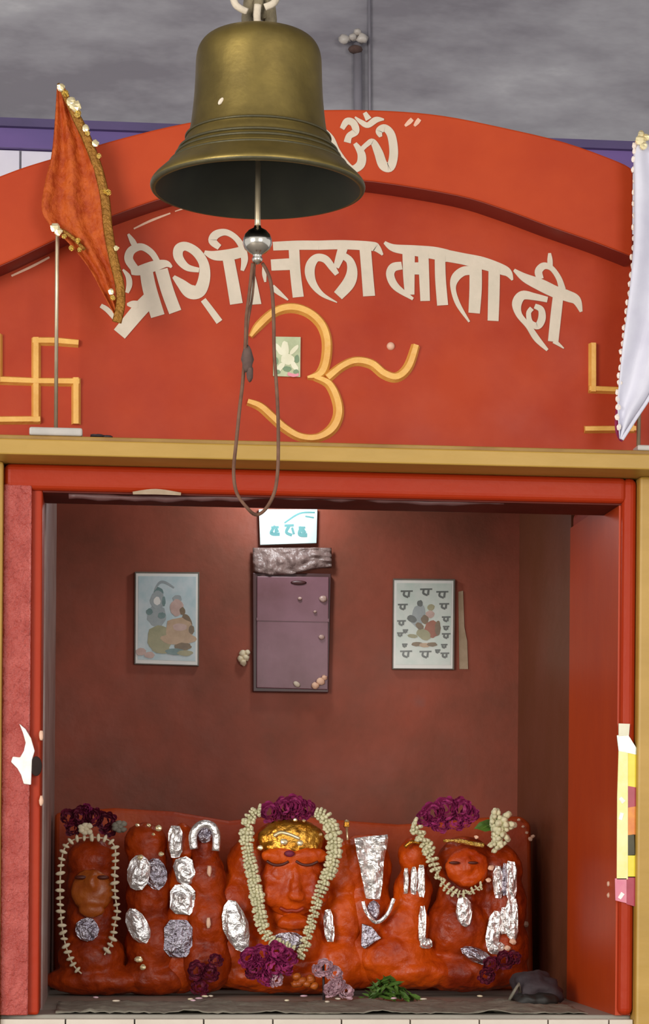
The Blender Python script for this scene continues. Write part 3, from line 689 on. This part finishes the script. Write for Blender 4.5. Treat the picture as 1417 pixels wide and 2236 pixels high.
# yellow wrapper on the right jamb
e = empty('sticker_strip', P(1370, 1965, YJ), 'torn yellow and pink printed sticker strip on right jamb', 'sticker')
def stp(name, m, q, d=0): MB().prism(polyp(q, YJ), YJ-.0025-d, YJ).build(name, m, e)
stp('cream_top', 'st_cream', [(1350,1580),(1374,1581),(1372,1606),(1350,1608)], .003)
stp('silver_fold', 's_silver', [(1346,1606),(1370,1604),(1390,1636),(1388,1648),(1350,1640)], .002)
stp('yellow_left', 's_yel2', [(1350,1640),(1370,1640),(1370,1920),(1346,1920),(1347,1740)], .0015)
stp('yellow_right', 's_yel', [(1370,1640),(1394,1645),(1392,1720),(1369,1716)])
stp('red_mark', 's_red', [(1369,1716),(1392,1720),(1390,1760),(1369,1764)])
stp('orange_patch', 's_orange', [(1368,1764),(1392,1760),(1391,1822),(1368,1824)])
stp('dark_mark', 's_black', [(1368,1824),(1384,1822),(1386,1868),(1368,1868)])
stp('yellow_low', 's_yel', [(1367,1868),(1390,1866),(1388,1916),(1366,1916)])
stp('pink_left', 's_pink', [(1342,1918),(1367,1918),(1367,1972),(1343,1966)], .0015)
stp('red_low', 's_red', [(1367,1914),(1390,1914),(1388,1980),(1367,1974)])
for s_ in ([(1354,1742,8),(1362,1752,10)], [(1358,1775,8),(1354,1790,8)], [(1360,1950,9),(1352,1962,8)]):
    mb = MB(); stroke(mb, s_, YJ-.004, .001); mb.build('white_fleck', 'paper', e)
for k, (a, b_) in enumerate(((1327,1930),(1326,1955))):
    o = MB(); q = P(a, b_, .04); o.ell((xr0-.005, .04, q.z), .004, .006, .006, 8, 6, jit=.3)
    tag(o.build('wax_drip', 'cream2', None, smooth=True), ['upper of two pale wax drips on right reveal near the sticker', 'lower of two pale wax drips on right reveal near the sticker'][k], 'wax drip')

# ================================================================== idols
YI = .62
LUMP = bpy.data.textures.new('lumps', 'CLOUDS'); LUMP.noise_scale = .03
def body(ells, m, parent, name='body', Y=YI, vox=.006, sm=4):
    mb = MB()
    for q in ells:
        a, b_, rx, rz = q[:4]; ry = q[4] if len(q) > 4 else (rx+rz)/2*.8; dy = q[5] if len(q) > 5 else 0
        k = sc(Y); c = P(a, b_, Y); c.y = Y+dy*k
        c.z = max(c.z, ZF+.002+rz*k*0) ; mb.ell(c, rx*k, ry*k, rz*k, 20, 12)
    # keep above the altar floor
    for v in mb.v:
        if v.z < ZF+.001: v.z = ZF+.001
    o = mb.build(name, m, parent, smooth=True)
    r_ = o.modifiers.new('remesh', 'REMESH'); r_.mode = 'VOXEL'; r_.voxel_size = vox; r_.use_smooth_shade = True
    s_ = o.modifiers.new('smooth', 'SMOOTH'); s_.iterations = sm; s_.factor = .6
    d_ = o.modifiers.new('lumps', 'DISPLACE'); d_.texture = LUMP; d_.strength = .011; d_.mid_level = .5; d_.texture_coords = 'GLOBAL'
    return o
def foil(a, b_, rx, rz, Y, par, m='foil', rot=0, shape='ell', nm='foil_patch', bulge=.35, dome=1):
    """crumpled foil disc wrapped over a bulge"""
    k = sc(Y); c = P(a, b_, Y); v = []; f = []; n = 12; rings = 5
    v.append(Vector((0, -rx*k*bulge, 0)))
    for j in range(1, rings+1):
        t = j/rings
        for i in range(n):
            an = 2*pi*i/n; cx, cz = cos(an), sin(an)
            if shape == 'rect':
                s_ = 1/max(abs(cx), abs(cz)); s_ = s_*.5+.5 if s_ > 1.3 else s_
                cx *= s_; cz *= s_
            jj = 1+(.10*(random.random()-.5) if j == rings else 0)
            v.append(Vector((cx*rx*t*jj*k, -rx*k*bulge*(1-t*t)+.006*noise.noise((a*.1+cx*t*2.2, cz*t*2.2, b_*.1)), cz*rz*t*jj*k)))
    f = [(0, 1+i, 1+(i+1)%n) for i in range(n)]
    for j in range(rings-1):
        for i in range(n): f.append((1+j*n+i, 1+(j+1)*n+i, 1+(j+1)*n+(i+1)%n, 1+j*n+(i+1)%n))
    rm = Matrix.Rotation(rot, 3, 'Y'); v = [c + rm @ q for q in v]
    mb = MB(); mb.add(v, f); o = mb.build(nm, m, par)
    md = o.modifiers.new('s', 'SOLIDIFY'); md.thickness = .003; md.offset = 1
    return o
def foilpoly(pts, Y, par, m='foil', nm='foil_patch', th=.004):
    return MB().prism(polyp(pts, Y), Y-th, Y+.01).build(nm, m, par, bevel=.0015)
def idol(px, lab):
    b_ = P(px, 2170, YI); return empty('idol', (b_.x, YI, ZF), lab, 'idol', None)

# stone slab behind the idols
poly = polyp([(118,1775),(250,1764),(380,1772),(500,1792),(620,1780),(760,1792),(870,1800),(960,1795),(1060,1785),(1140,1782),(1160,1800),(1166,2150)], .86)
zz0 = ZF
poly = [(max(x, xl0+.012), z) for x, z in poly]
poly = poly[:-1] + [(poly[-1][0], zz0), (poly[0][0], zz0)]
o = MB().prism(poly, .86, .97).build('stone_slab', 'slab', None, bevel=.012, seg=3)
tag(o, 'orange-smeared upright stone slab standing behind the row of idols', 'stone slab')

A = idol(200, 'leftmost orange idol framed by a ring of jasmine buds')
body([(200,1880,56,50),(198,1935,54,60,44),(198,2010,58,70,50),(200,2090,74,60,60),(215,2140,120,34,60)], 'sindoor2', A)
body([(200,1945,46,50,20,-42),(202,1925,10,18,10,-62),(200,1985,30,18,12,-58)], 'sindoor3', A, 'face')
for a in (177, 224): MB().ell(P(a,1916,YI-.062), .016, .008, .0055, 12, 6).build('eye', 'eye', A, smooth=True)
foil(190, 2030, 26, 26, YI-.06, A, 'foildk', 0, nm='chest_foil', bulge=.15)

B = idol(325, 'squat deep orange idol with oval foil patch, second from left')
body([(318,1842,48,46),(322,1880,44,50),(325,1960,52,70),(335,2060,62,80),(335,2135,90,40)], 'sindoor2', B)
foil(303,1905,25,40,YI-.065,B,'foil',.15); foil(340,1908,24,34,YI-.05,B,'foildk',-.2)
foil(301,2022,22,40,YI-.06,B,'foil',-.45)
for a, b_, r_ in ((300,1802,5),(325,1802,5),(346,1808,8),(335,1822,4),(352,1865,6),(306,1872,7),(303,2095,9),(312,2112,8)): MB().ell(P(a,b_,YI-.075), r_*sc(YI), .005, r_*sc(YI)*.8, 8, 5, jit=.3).build('sequin', 'goldbrt', B)

C_ = idol(400, 'narrow orange idol with stacked silver foil squares, left of the double-headed middle')
body([(398,1845,34,48),(400,1930,36,60),(398,2020,42,70),(396,2110,52,60)], 'sindoor', C_)
foil(383,1838,15,34,YI-.05,C_,'foil',0,'rect'); foil(403,1902,22,30,YI-.055,C_,'foil',-.3,'rect'); foil(398,1965,27,32,YI-.055,C_,'foil',0,'rect',bulge=.15); foil(389,2050,31,40,YI-.06,C_,'foildk',0,'rect',bulge=.15)

D = idol(448, 'small orange idol crowned with a silver foil arch, beside the large central idol')
body([(448,1850,32,40),(450,1920,46,60),(455,2010,52,80),(450,2100,60,70)], 'sindoor2', D, Y=YI-.02)
mb = MB(); mb.tube([P(a,b_,YI-.075) for a,b_ in smoothpts([(424,1854),(421,1826),(431,1806),(448,1799),(465,1806),(473,1826),(471,1858)],4)], 9*sc(YI), 8, squash=.7)
mb.build('foil_arch', 'foil', D, smooth=True)
foil(448,1824,14,16,YI-.06,D,'foildk')
for a, b_ in ((457,1902),(455,2015)): MB().ell(P(a,b_,YI-.085), .006, .005, .014, 8, 5, jit=.3).build('wax_streak', 'cream2', D, smooth=True)

E = idol(635, 'largest central orange idol with gold crown and face, ringed by thick garland')
body([(632,1850,84,64,60),(634,1930,84,80,70),(636,2000,62,46,60),(640,2060,80,60,60),(545,1890,52,60,44,10),(520,1980,64,80,50,10),(500,2080,90,80,60,20),(745,1910,52,76,44,10),(750,2010,56,90,50,10),(740,2100,80,70,60,10),(640,2130,190,40,70,10)], 'sindoor', E, Y=YI)
body([(636,1928,74,74,34,-50),(638,1928,13,42,12,-80),(640,1955,20,15,15,-80),(594,1950,30,30,16,-68),(682,1950,30,30,16,-68),(637,2012,36,18,22,-70),(610,1868,44,20,12,-72),(668,1868,44,20,12,-72)], 'sindoor', E, 'face', vox=.004, sm=5)
body([(632,1835,74,46,30,-48),(632,1850,60,24,14,-66),(634,1808,44,14,14,-60)], 'crown', E, 'crown', vox=.004)
for a in (606, 670):
    mb = MB(); mb.tube([P(a+dx, 1884+dy, YI-.088) for dx, dy in smoothpts([(-24,-4),(-12,3),(0,5),(12,3),(24,-3)],3)], [3.2*sc(YI)]*13, 8); mb.build('eye', 'eye', E, smooth=True)
mb = MB(); mb.tube([P(637+dx, 1986+dy, YI-.088) for dx, dy in smoothpts([(-26,-4),(-12,3),(0,2),(12,3),(26,-4)],3)], 4*sc(YI), 8); mb.build('mouth', 'lip', E, smooth=True)
mb = MB(); mb.ell(P(632,1864,YI-.096), .013, .005, .008, 10, 6); mb.build('forehead_mark', 'darkrose', E, smooth=True)
mb = MB(); mb.tube([P(a,b_,YI-.088) for a,b_ in smoothpts([(598,1826),(612,1818),(632,1822),(655,1832)],4)], 4*sc(YI), 8); mb.build('crown_ridge', 'goldbrt', E, smooth=True)
for a, b_, r_ in ((620,1838,9),(655,1841,8),(645,1790,5),(664,1792,4),(568,1851,7),(700,1822,4)): MB().ell(P(a,b_,YI-.105), r_*sc(YI), .006, r_*sc(YI)*.8, 8, 5, jit=.25).build('sequin', 'goldbrt', E)
foil(515,2022,28,58,YI-.075,E,'foil',-.28); foil(718,2022,11,36,YI-.06,E,'foil',-.1,'rect')
foil(628,2056,36,20,YI-.085,E,'foildk',0,nm='chin_foil',bulge=.2)

F = idol(790, 'orange idol with long white foil strip, right of the central idol')
body([(775,1890,44,66),(800,1900,56,80,40),(800,1990,60,80,46),(790,2090,60,70,50)], 'sindoor', F, Y=YI+.01)
mb, _l, _r = cloth([(774,1830),(778,1858),(786,1895),(793,1930),(799,1962)], [(846,1822),(846,1845),(838,1880),(836,1920),(830,1964)], YI-.058, 1.6, .008, 12, 24)
for q in mb.v: q.y += .012*noise.noise(q*45)+.005*noise.noise(q*110)
o = mb.build('foil_strip', 'foil', F); md = o.modifiers.new('s', 'SOLIDIFY'); md.thickness = .002
mb = MB(); mb.tube([P(a,b_,YI-.075) for a,b_ in smoothpts([(792,1968),(800,1992),(822,2014),(846,1996),(860,1962)],4)], 4.5*sc(YI), 8); mb.build('silver_chain', 'foil', F)
foil(815,1990,14,22,YI-.06,F,'foildk')
foilpoly([(790,2016),(812,2024),(832,2048),(796,2072),(788,2066)], YI-.062, F, 'foildk')
mb = MB(); mb.ell(P(757,1800,YI-.01), .008, .008, .012, 8, 6); mb.tube([P(757,1806,YI), P(760,1850,YI)], .003, 6); mb.build('finial', 'goldbrt', F, smooth=True)
foilpoly([(762,1794),(752,1794),(750,1806),(763,1806)], YI-.02, F, 'crown')

G = idol(860, 'orange idol in a spreading skirt shape with striped foil, right of the white foil strip')
body([(905,1870,36,46),(900,1950,44,60),(880,2020,60,60),(862,2090,92,66,60),(900,2120,120,40,60)], 'sindoor', G, Y=YI-.01)
for x, y, w_, h_ in ((887,1924,6,28),(903,1922,6,30),(920,1924,8,36),(922,2022,8,44),(930,2060,14,9)): foil(x,y,w_,h_,YI-.06,G,'foil',0,'rect')
mb = MB(); mb.tube([P(a,b_,YI-.06) for a,b_ in smoothpts([(884,1850),(900,1838),(922,1842)],3)], .005, 7); mb.build('gold_headband', 'crown', G, smooth=True)

H = idol(1015, 'rightmost large orange idol with a gold headband and foil strips along its right side')
body([(1015,1890,66,66),(1010,1960,58,60),(1000,2030,78,80),(1090,1900,52,60),(1100,1980,52,80),(1095,2070,62,80),(1020,2120,140,46,60)], 'sindoor2', H, Y=YI)
body([(1012,1895,50,44,22,-50),(1012,1890,9,22,10,-68),(1012,1925,22,10,10,-64)], 'sindoor', H, 'face', vox=.0045)
for a in (992, 1032): MB().ell(P(a,1884,YI-.084), .014, .006, .004, 10, 6).build('eye', 'eye', H, smooth=True)
mb = MB(); mb.tube([P(a,b_,YI-.08) for a,b_ in smoothpts([(968,1836),(1000,1836),(1030,1842),(1056,1846)],4)], [.004]*4+[.006]*9, 8); mb.build('gold_headband', 'gold', H, smooth=True)
for x, y, w_, h_, rt in ((1087,1926,10,36,0),(1116,1922,13,42,0),(1078,2030,14,40,.2),(1118,2008,14,46,0),(1100,2010,8,30,0),(1082,2070,18,12,0)): foil(x,y,w_,h_,YI-.062,H,'foil',rt,'rect')
foil(1102,1920,5,36,YI-.066,H,'foildk',0,'rect')
foil(1013,1990,17,34,YI-.07,H,'foil',-.1); foil(1040,2086,36,14,YI-.075,H,'foildk',.4)
for a, b_, r_ in ((1072,1895,7),(1066,1922,6),(1158,1832,6),(1150,1818,4),(1164,1826,5),(1138,1972,5),(1148,2018,8),(1133,1790,4),(1142,1805,4),(1040,1828,5),(1120,2056,8),(1108,2070,7)): MB().ell(P(a,b_,YI-.07 if a<1130 else .84), r_*sc(YI), .005, r_*sc(YI)*.8, 8, 5, jit=.35).build('sequin', 'cream2', H)

# ------------------------------------------------------------------ garlands
budm = MB().ell((0,0,0), .0115, .005, .0048, 8, 6).mesh('bud')
for f in budm.polygons: f.use_smooth = True
budm.materials.append(M['bud'])
_d = MB()
for i in range(9):
    a = 2*pi*i/9; _d.ell((.0125*cos(a), .009*sin(a), random.uniform(-.002,.002)), .0065, .005, .0045, 7, 4, rot=Matrix.Rotation(a,3,'Z'), jit=.25)
discm = _d.ell((0,0,0), .010, .008, .006, 8, 4).mesh('disc')
for f in discm.polygons: f.use_smooth = True
discm.materials.append(M['budgreen'])
def along(path, step):
    pts = smoothpts(path, 10); out = []; acc = 0; out.append((pts[0], 0))
    for i in range(1, len(pts)):
        d = math.hypot(pts[i][0]-pts[i-1][0], pts[i][1]-pts[i-1][1]); acc += d
        if acc >= step:
            acc = 0; out.append((pts[i], math.atan2(pts[i][1]-pts[i-1][1], pts[i][0]-pts[i-1][0])))
    return out
def garland(name, lab, paths, step, me, nm, Y, scl=1.0, mode='perp', jitter=.3):
    bpt = P(paths[0][0][0], paths[0][0][1], Y)
    g = empty(name, bpt, lab, 'garland')
    for pth in paths:
        MB().tube([P(a,b_,Y+.006) for a,b_ in smoothpts([(q[0],q[1]) for q in pth], 4)], .0018, 5).build('thread', 'bud', g)
        for (q, ang) in along([(q[0],q[1],(q[2] if len(q) > 2 else 1)) for q in pth], step):
            o = bpy.data.objects.new(nm, me); COL.objects.link(o); o.parent = g
            o.location = P(q[0], q[1], Y) - bpt + Vector((0, random.uniform(-.004,.003), 0))
            a = -ang + (pi/2 if mode == 'perp' else 0) + random.uniform(-jitter, jitter)
            o.rotation_euler = (random.uniform(-.2,.2), -a if False else ang*0 + ( -( -ang + pi/2) if mode == 'perp' else 0) + random.uniform(-jitter, jitter), random.uniform(-.2,.2))
            s_ = scl*q[2]*random.uniform(.85, 1.15); o.scale = (s_, s_, s_)
    return g
garland('jasmine_garland', 'ring garland of separate cream jasmine buds round the leftmost idol',
  [[(200,1828),(165,1832),(142,1850),(133,1890),(131,1950),(133,2000),(140,2050),(150,2085),(162,2110),(178,2126)],
   [(200,1828),(232,1832),(250,1848),(252,1880),(250,1920),(252,1960),(256,1990),(250,2020),(246,2050),(238,2068),(228,2085)]], 13.5, budm, 'jasmine_bud', YI-.075, .95)
garland('thick_garland', 'thick cream rolled jasmine garland hanging round the central idol face',
  [[(566,1768,.75),(546,1785,.95),(538,1815,1),(540,1855,.95),(548,1895,.9),(556,1930,1.05),(562,1965,1),(568,2000,.95),(578,2035,.9),(596,2056,.85),(622,2066,.8),(640,2074,.8)],
   [(690,1774,.75),(710,1785,1.05),(726,1815,1.15),(730,1850,1.15),(724,1890,1.15),(708,1925,1.0),(696,1955,.8),(688,1985,.8),(680,2015,.75),(672,2040,.75),(664,2068,.8),(652,2092,.7)]], 7.0, discm, 'jasmine_roll', YI-.098, 1.0, jitter=.3)
garland('jasmine_garland', 'sparse cream flower garland draped across the chest of the rightmost idol',
  [[(904,1800,1.1),(918,1826,1.1),(934,1852,1),(944,1880,.9),(954,1905,.9),(968,1930,.8),(990,1948,.7),(1010,1952,.6),(1034,1944,.6),(1050,1934,.7)], [(1076,1786,1.5),(1092,1792,1.8),(1102,1806,1.7),(1092,1824,1.5),(1080,1838,1.4),(1094,1852,1.2)]], 9, discm, 'jasmine_roll', YI-.085, .92, jitter=.7)

# ------------------------------------------------------------------ flowers and leaves
def flowermesh(n=22, r=.022, seed=1, curl=.5):
    rnd = random.Random(seed); mb = MB()
    for i in range(n):
        a = i*2.399; rr = r*(.25+.75*math.sqrt(i/n)); el = 1.1-1.0*i/n
        c = Vector((rr*cos(a)*.7, rr*sin(a)*.7, r*.45*(1-i/n)))
        rot = Matrix.Rotation(a, 3, 'Z') @ Matrix.Rotation(-el, 3, 'Y')
        w_ = r*.42*rnd.uniform(.8,1.2); l_ = r*.55*rnd.uniform(.8,1.2)
        q = [(0,-w_*.4,0),(l_*.5,-w_,.15*w_),(l_,-w_*.5,.5*w_),(l_*1.1,0,.35*w_),(l_,w_*.5,.55*w_),(l_*.5,w_,.15*w_),(0,w_*.4,0),(l_*.5,0,-.3*w_)]
        mb.add([c+rot@Vector(v) for v in q], [(0,1,7),(1,2,3,7),(7,3,4,5),(7,5,6),(0,7,6)])
    me = mb.mesh('petals'); return me
fm = {k: [flowermesh(seed=s_) for s_ in range(2)] for k in ('magenta','darkrose','pink')}
for k, l in fm.items():
    for me in l: me.materials.append(M[k])
ORD = ['leftmost','second from left','third from left','fourth from left','fifth from left','sixth from left','seventh from left','eighth from left','ninth from left','tenth from left']
def flowers(spots, Y, lab, group, zfix=None):
    spots = sorted(spots)
    for i, (a, b_, r_, k) in enumerate(spots):
        o = bpy.data.objects.new('flower', fm[k][i%2]); COL.objects.link(o)
        p = P(a, b_, Y); o.location = p
        if zfix is not None: o.location.z = max(p.z, ZF+.012)
        o.rotation_euler = (R(70)+random.uniform(-.5,.5), random.uniform(-.6,.6), random.uniform(-.5,.5))
        s_ = r_*sc(Y)/.022; o.scale = (s_,)*3
        tag(o, lab+', '+ORD[i], 'flower', group)
flowers([(592,1776,22,'magenta'),(618,1764,22,'magenta'),(645,1762,24,'magenta'),(670,1768,20,'magenta'),(606,1788,18,'darkrose'),(634,1782,16,'darkrose'),(660,1782,14,'magenta')], YI-.05,
        'magenta flower heaped on top of the central idol crown', 'magenta flowers on the central crown')
flowers([(925,1790,18,'magenta'),(948,1778,24,'magenta'),(975,1770,26,'magenta'),(1003,1768,24,'magenta'),(1024,1782,20,'magenta'),(962,1802,18,'magenta'),(990,1800,20,'magenta'),(945,1800,14,'magenta'),(1015,1800,14,'magenta')], YI-.06,
        'bright magenta flower heaped on the head of the rightmost idol', 'magenta flowers on the rightmost idol')
flowers([(150,1790,20,'darkrose'),(178,1782,22,'darkrose'),(205,1790,22,'darkrose'),(232,1795,22,'darkrose'),(160,1810,16,'darkrose'),(240,1812,14,'darkrose'),(188,1770,14,'magenta')], YI-.05,
        'dark crimson flower heaped on top of the leftmost idol', 'dark flowers on the leftmost idol')
flowers([(545,2092,22,'magenta'),(572,2088,24,'magenta'),(600,2086,26,'magenta'),(626,2094,22,'magenta'),(560,2112,24,'magenta'),(590,2112,26,'magenta'),(616,2118,20,'magenta'),(575,2136,20,'magenta'),(548,2128,16,'darkrose'),(600,2138,16,'pink')], YI-.12,
        'magenta flower in the heap at the foot of the central idol', 'magenta flowers at the foot of the central idol')
flowers([(430,2120,20,'darkrose'),(455,2130,20,'darkrose'),(470,2100,16,'darkrose'),(432,2160,20,'darkrose'),(1075,2110,20,'darkrose'),(1100,2100,20,'darkrose'),(1060,2130,18,'darkrose'),(1120,2090,16,'darkrose')], YI-.11,
        'dark crimson flower lying low against an idol base', 'dark flowers low against the idols', 1)
flowers([(708,2115,20,'pink'),(728,2128,18,'pink'),(738,2158,20,'pink'),(752,2168,18,'pink'),(722,2166,16,'pink'),(690,2120,12,'pink')], YI-.17,
        'pale pink flower lying right of the central idol foot', 'pale pink flowers on the altar', 1)
# cream blossoms: on leftmost head, and clump
for k, (a, b_, lab) in enumerate(((188,1810,'white blossom on top of the leftmost idol ring'), (262,1805,'greyish blossom at the upper right of the leftmost idol'))):
    mb = MB()
    for i in range(7): mb.ell(P(a+11*cos(i*.9)*(i>0), b_+8*sin(i*.9)*(i>0), YI-.09), .009, .007, .007, 8, 5, jit=.3)
    tag(mb.build('white_blossom', 'bud' if k == 0 else 'cloth', None, smooth=True), lab, 'flower')
# marigold/gold piece under the central garland
mb = MB()
for i in range(10): mb.ell(P(665+random.uniform(-22,22), 2140+random.uniform(-14,14), YI-.15), .011, .008, .009, 8, 5, jit=.3)
tag(mb.build('marigold_clump', 'sindoor3', None, smooth=True), 'dull orange marigold clump in front of the central idol foot', 'flower')
# bent incense stick pair
mb = MB(); mb.tube([P(706,2100,YI-.16), P(707,2188,YI-.16)], .003, 6)
o = mb.build('incense_stick', 'bundle', None, smooth=True); tag(o, 'dark incense stick standing between pink flowers', 'incense stick')
# green leaves
lm_ = MB()
q = [(-.022,0,0),(-.008,-.007,.002),(.008,-.006,.003),(.024,0,0),(.008,.006,.003),(-.008,.007,.002),(0,0,-.002)]
lm_.add(q, [(0,1,6),(1,2,6),(2,3,6),(3,4,6),(4,5,6),(5,0,6)]); lme = lm_.mesh('leaf'); lme.materials.append(M['leaf'])
lp = empty('leaf_bunch', (P(845,2170,.42).x, .42, ZF), 'bunch of small green leaves lying on altar right of centre', 'leaves')
for i in range(90):
    o = bpy.data.objects.new('leaf', lme); COL.objects.link(o); o.parent = lp
    u = random.gauss(0, .38); o.location = (u*.075, random.uniform(-.03,.03), .006+random.random()*.052*max(0,1-abs(u)))
    o.rotation_euler = (random.uniform(-.8,.8), random.uniform(-.8,.8), random.uniform(0,6.3)); s_ = random.uniform(.6,1.05); o.scale = (s_,)*3
for i in range(5):
    o = bpy.data.objects.new('dark_leaf', lme); COL.objects.link(o); o.location = P(1058+i*6, 1800+(i%2)*8, YI-.08)
    o.rotation_euler = (1.3, .3*i-.4, .4*i); o.scale = (1.3,1.3,1.3)
    tag(o, 'dark green leaf tucked behind the cream flower clump on the rightmost idol', 'leaf', 'leaves beside the cream clump')
# dark bundle at right
bd = P(1175, 2190, .3)
e = empty('cloth_bundle', (bd.x, .34, ZF), 'dark purple-black cloth bundle in the right corner of the altar', 'bundle')
def lump(mb, c, rx, ry, rz, amp, seed):
    n0 = len(mb.v); mb.ell(c, rx, ry, rz, 36, 22); c = Vector(c)
    for i in range(n0, len(mb.v)):
        d = mb.v[i]-c; s_ = 1+amp*noise.noise(d*22+Vector((seed,0,0)))+amp*.5*noise.noise(d*60)
        mb.v[i] = c+d*s_
        if mb.v[i].z < ZF+.001: mb.v[i].z = ZF+.001
mb = MB(); lump(mb, (bd.x, .34, ZF+.035), .062, .05, .042, .35, 3); mb.build('cloth_lump', 'bundle', e, smooth=True)
mb = MB(); lump(mb, (bd.x-.012, .30, ZF+.012), .05, .035, .02, .35, 8); mb.build('black_fold', 'bundle2', e, smooth=True)
# light cord/bits at bundle left
mb = MB(); mb.tube([(bd.x-.075,.29,ZF+.004),(bd.x-.062,.28,ZF+.03),(bd.x-.05,.28,ZF+.05),(bd.x-.045,.29,ZF+.03)], .004, 6)
mb.build('silver_tie', 'cloth', e, smooth=True)
# crumpled grey cloth over the altar floor
v = []; f = []; nx, ny = 110, 26
xa, xb = xl0+.035, xr0-.06
for j in range(ny+1):
    for i in range(nx+1):
        u, t = i/nx, j/ny; x = xa+(xb-xa)*u; y = YF+.04+(.36)*t + .012*noise.noise((u*9,0,t))*(1 if j in (0,ny) else .3)
        z = ZF+.003+.012*max(0, noise.noise((u*14, t*5, 2)))+.006*abs(noise.noise((u*40, t*12, 6)))
        v.append((x, y, z))
for j in range(ny):
    for i in range(nx): a = j*(nx+1)+i; f.append((a,a+1,a+nx+2,a+nx+1))
mb = MB(); mb.add(v, f); o = mb.build('altar_cloth', 'cloth', None, smooth=True)
md = o.modifiers.new('s', 'SOLIDIFY'); md.thickness = .0015; tag(o, 'crumpled grey cloth spread over the altar front edge below the idols', 'cloth')
# pale petals strewn on the cloth
for i in range(16):
    o = MB(); x = random.uniform(xl0+.1, xr0-.25); y = random.uniform(.06, .3)
    o.ell((x, y, ZF+.022), .010, .006, .0025, 7, 4, rot=Matrix.Rotation(random.uniform(0,3),3,'Z'))
    tag(o.build('petal', random.choice(['bud','pink','cream']), None, smooth=True), 'pale loose petal lying flat on the grey altar cloth', 'petal', 'loose petals on the altar cloth')
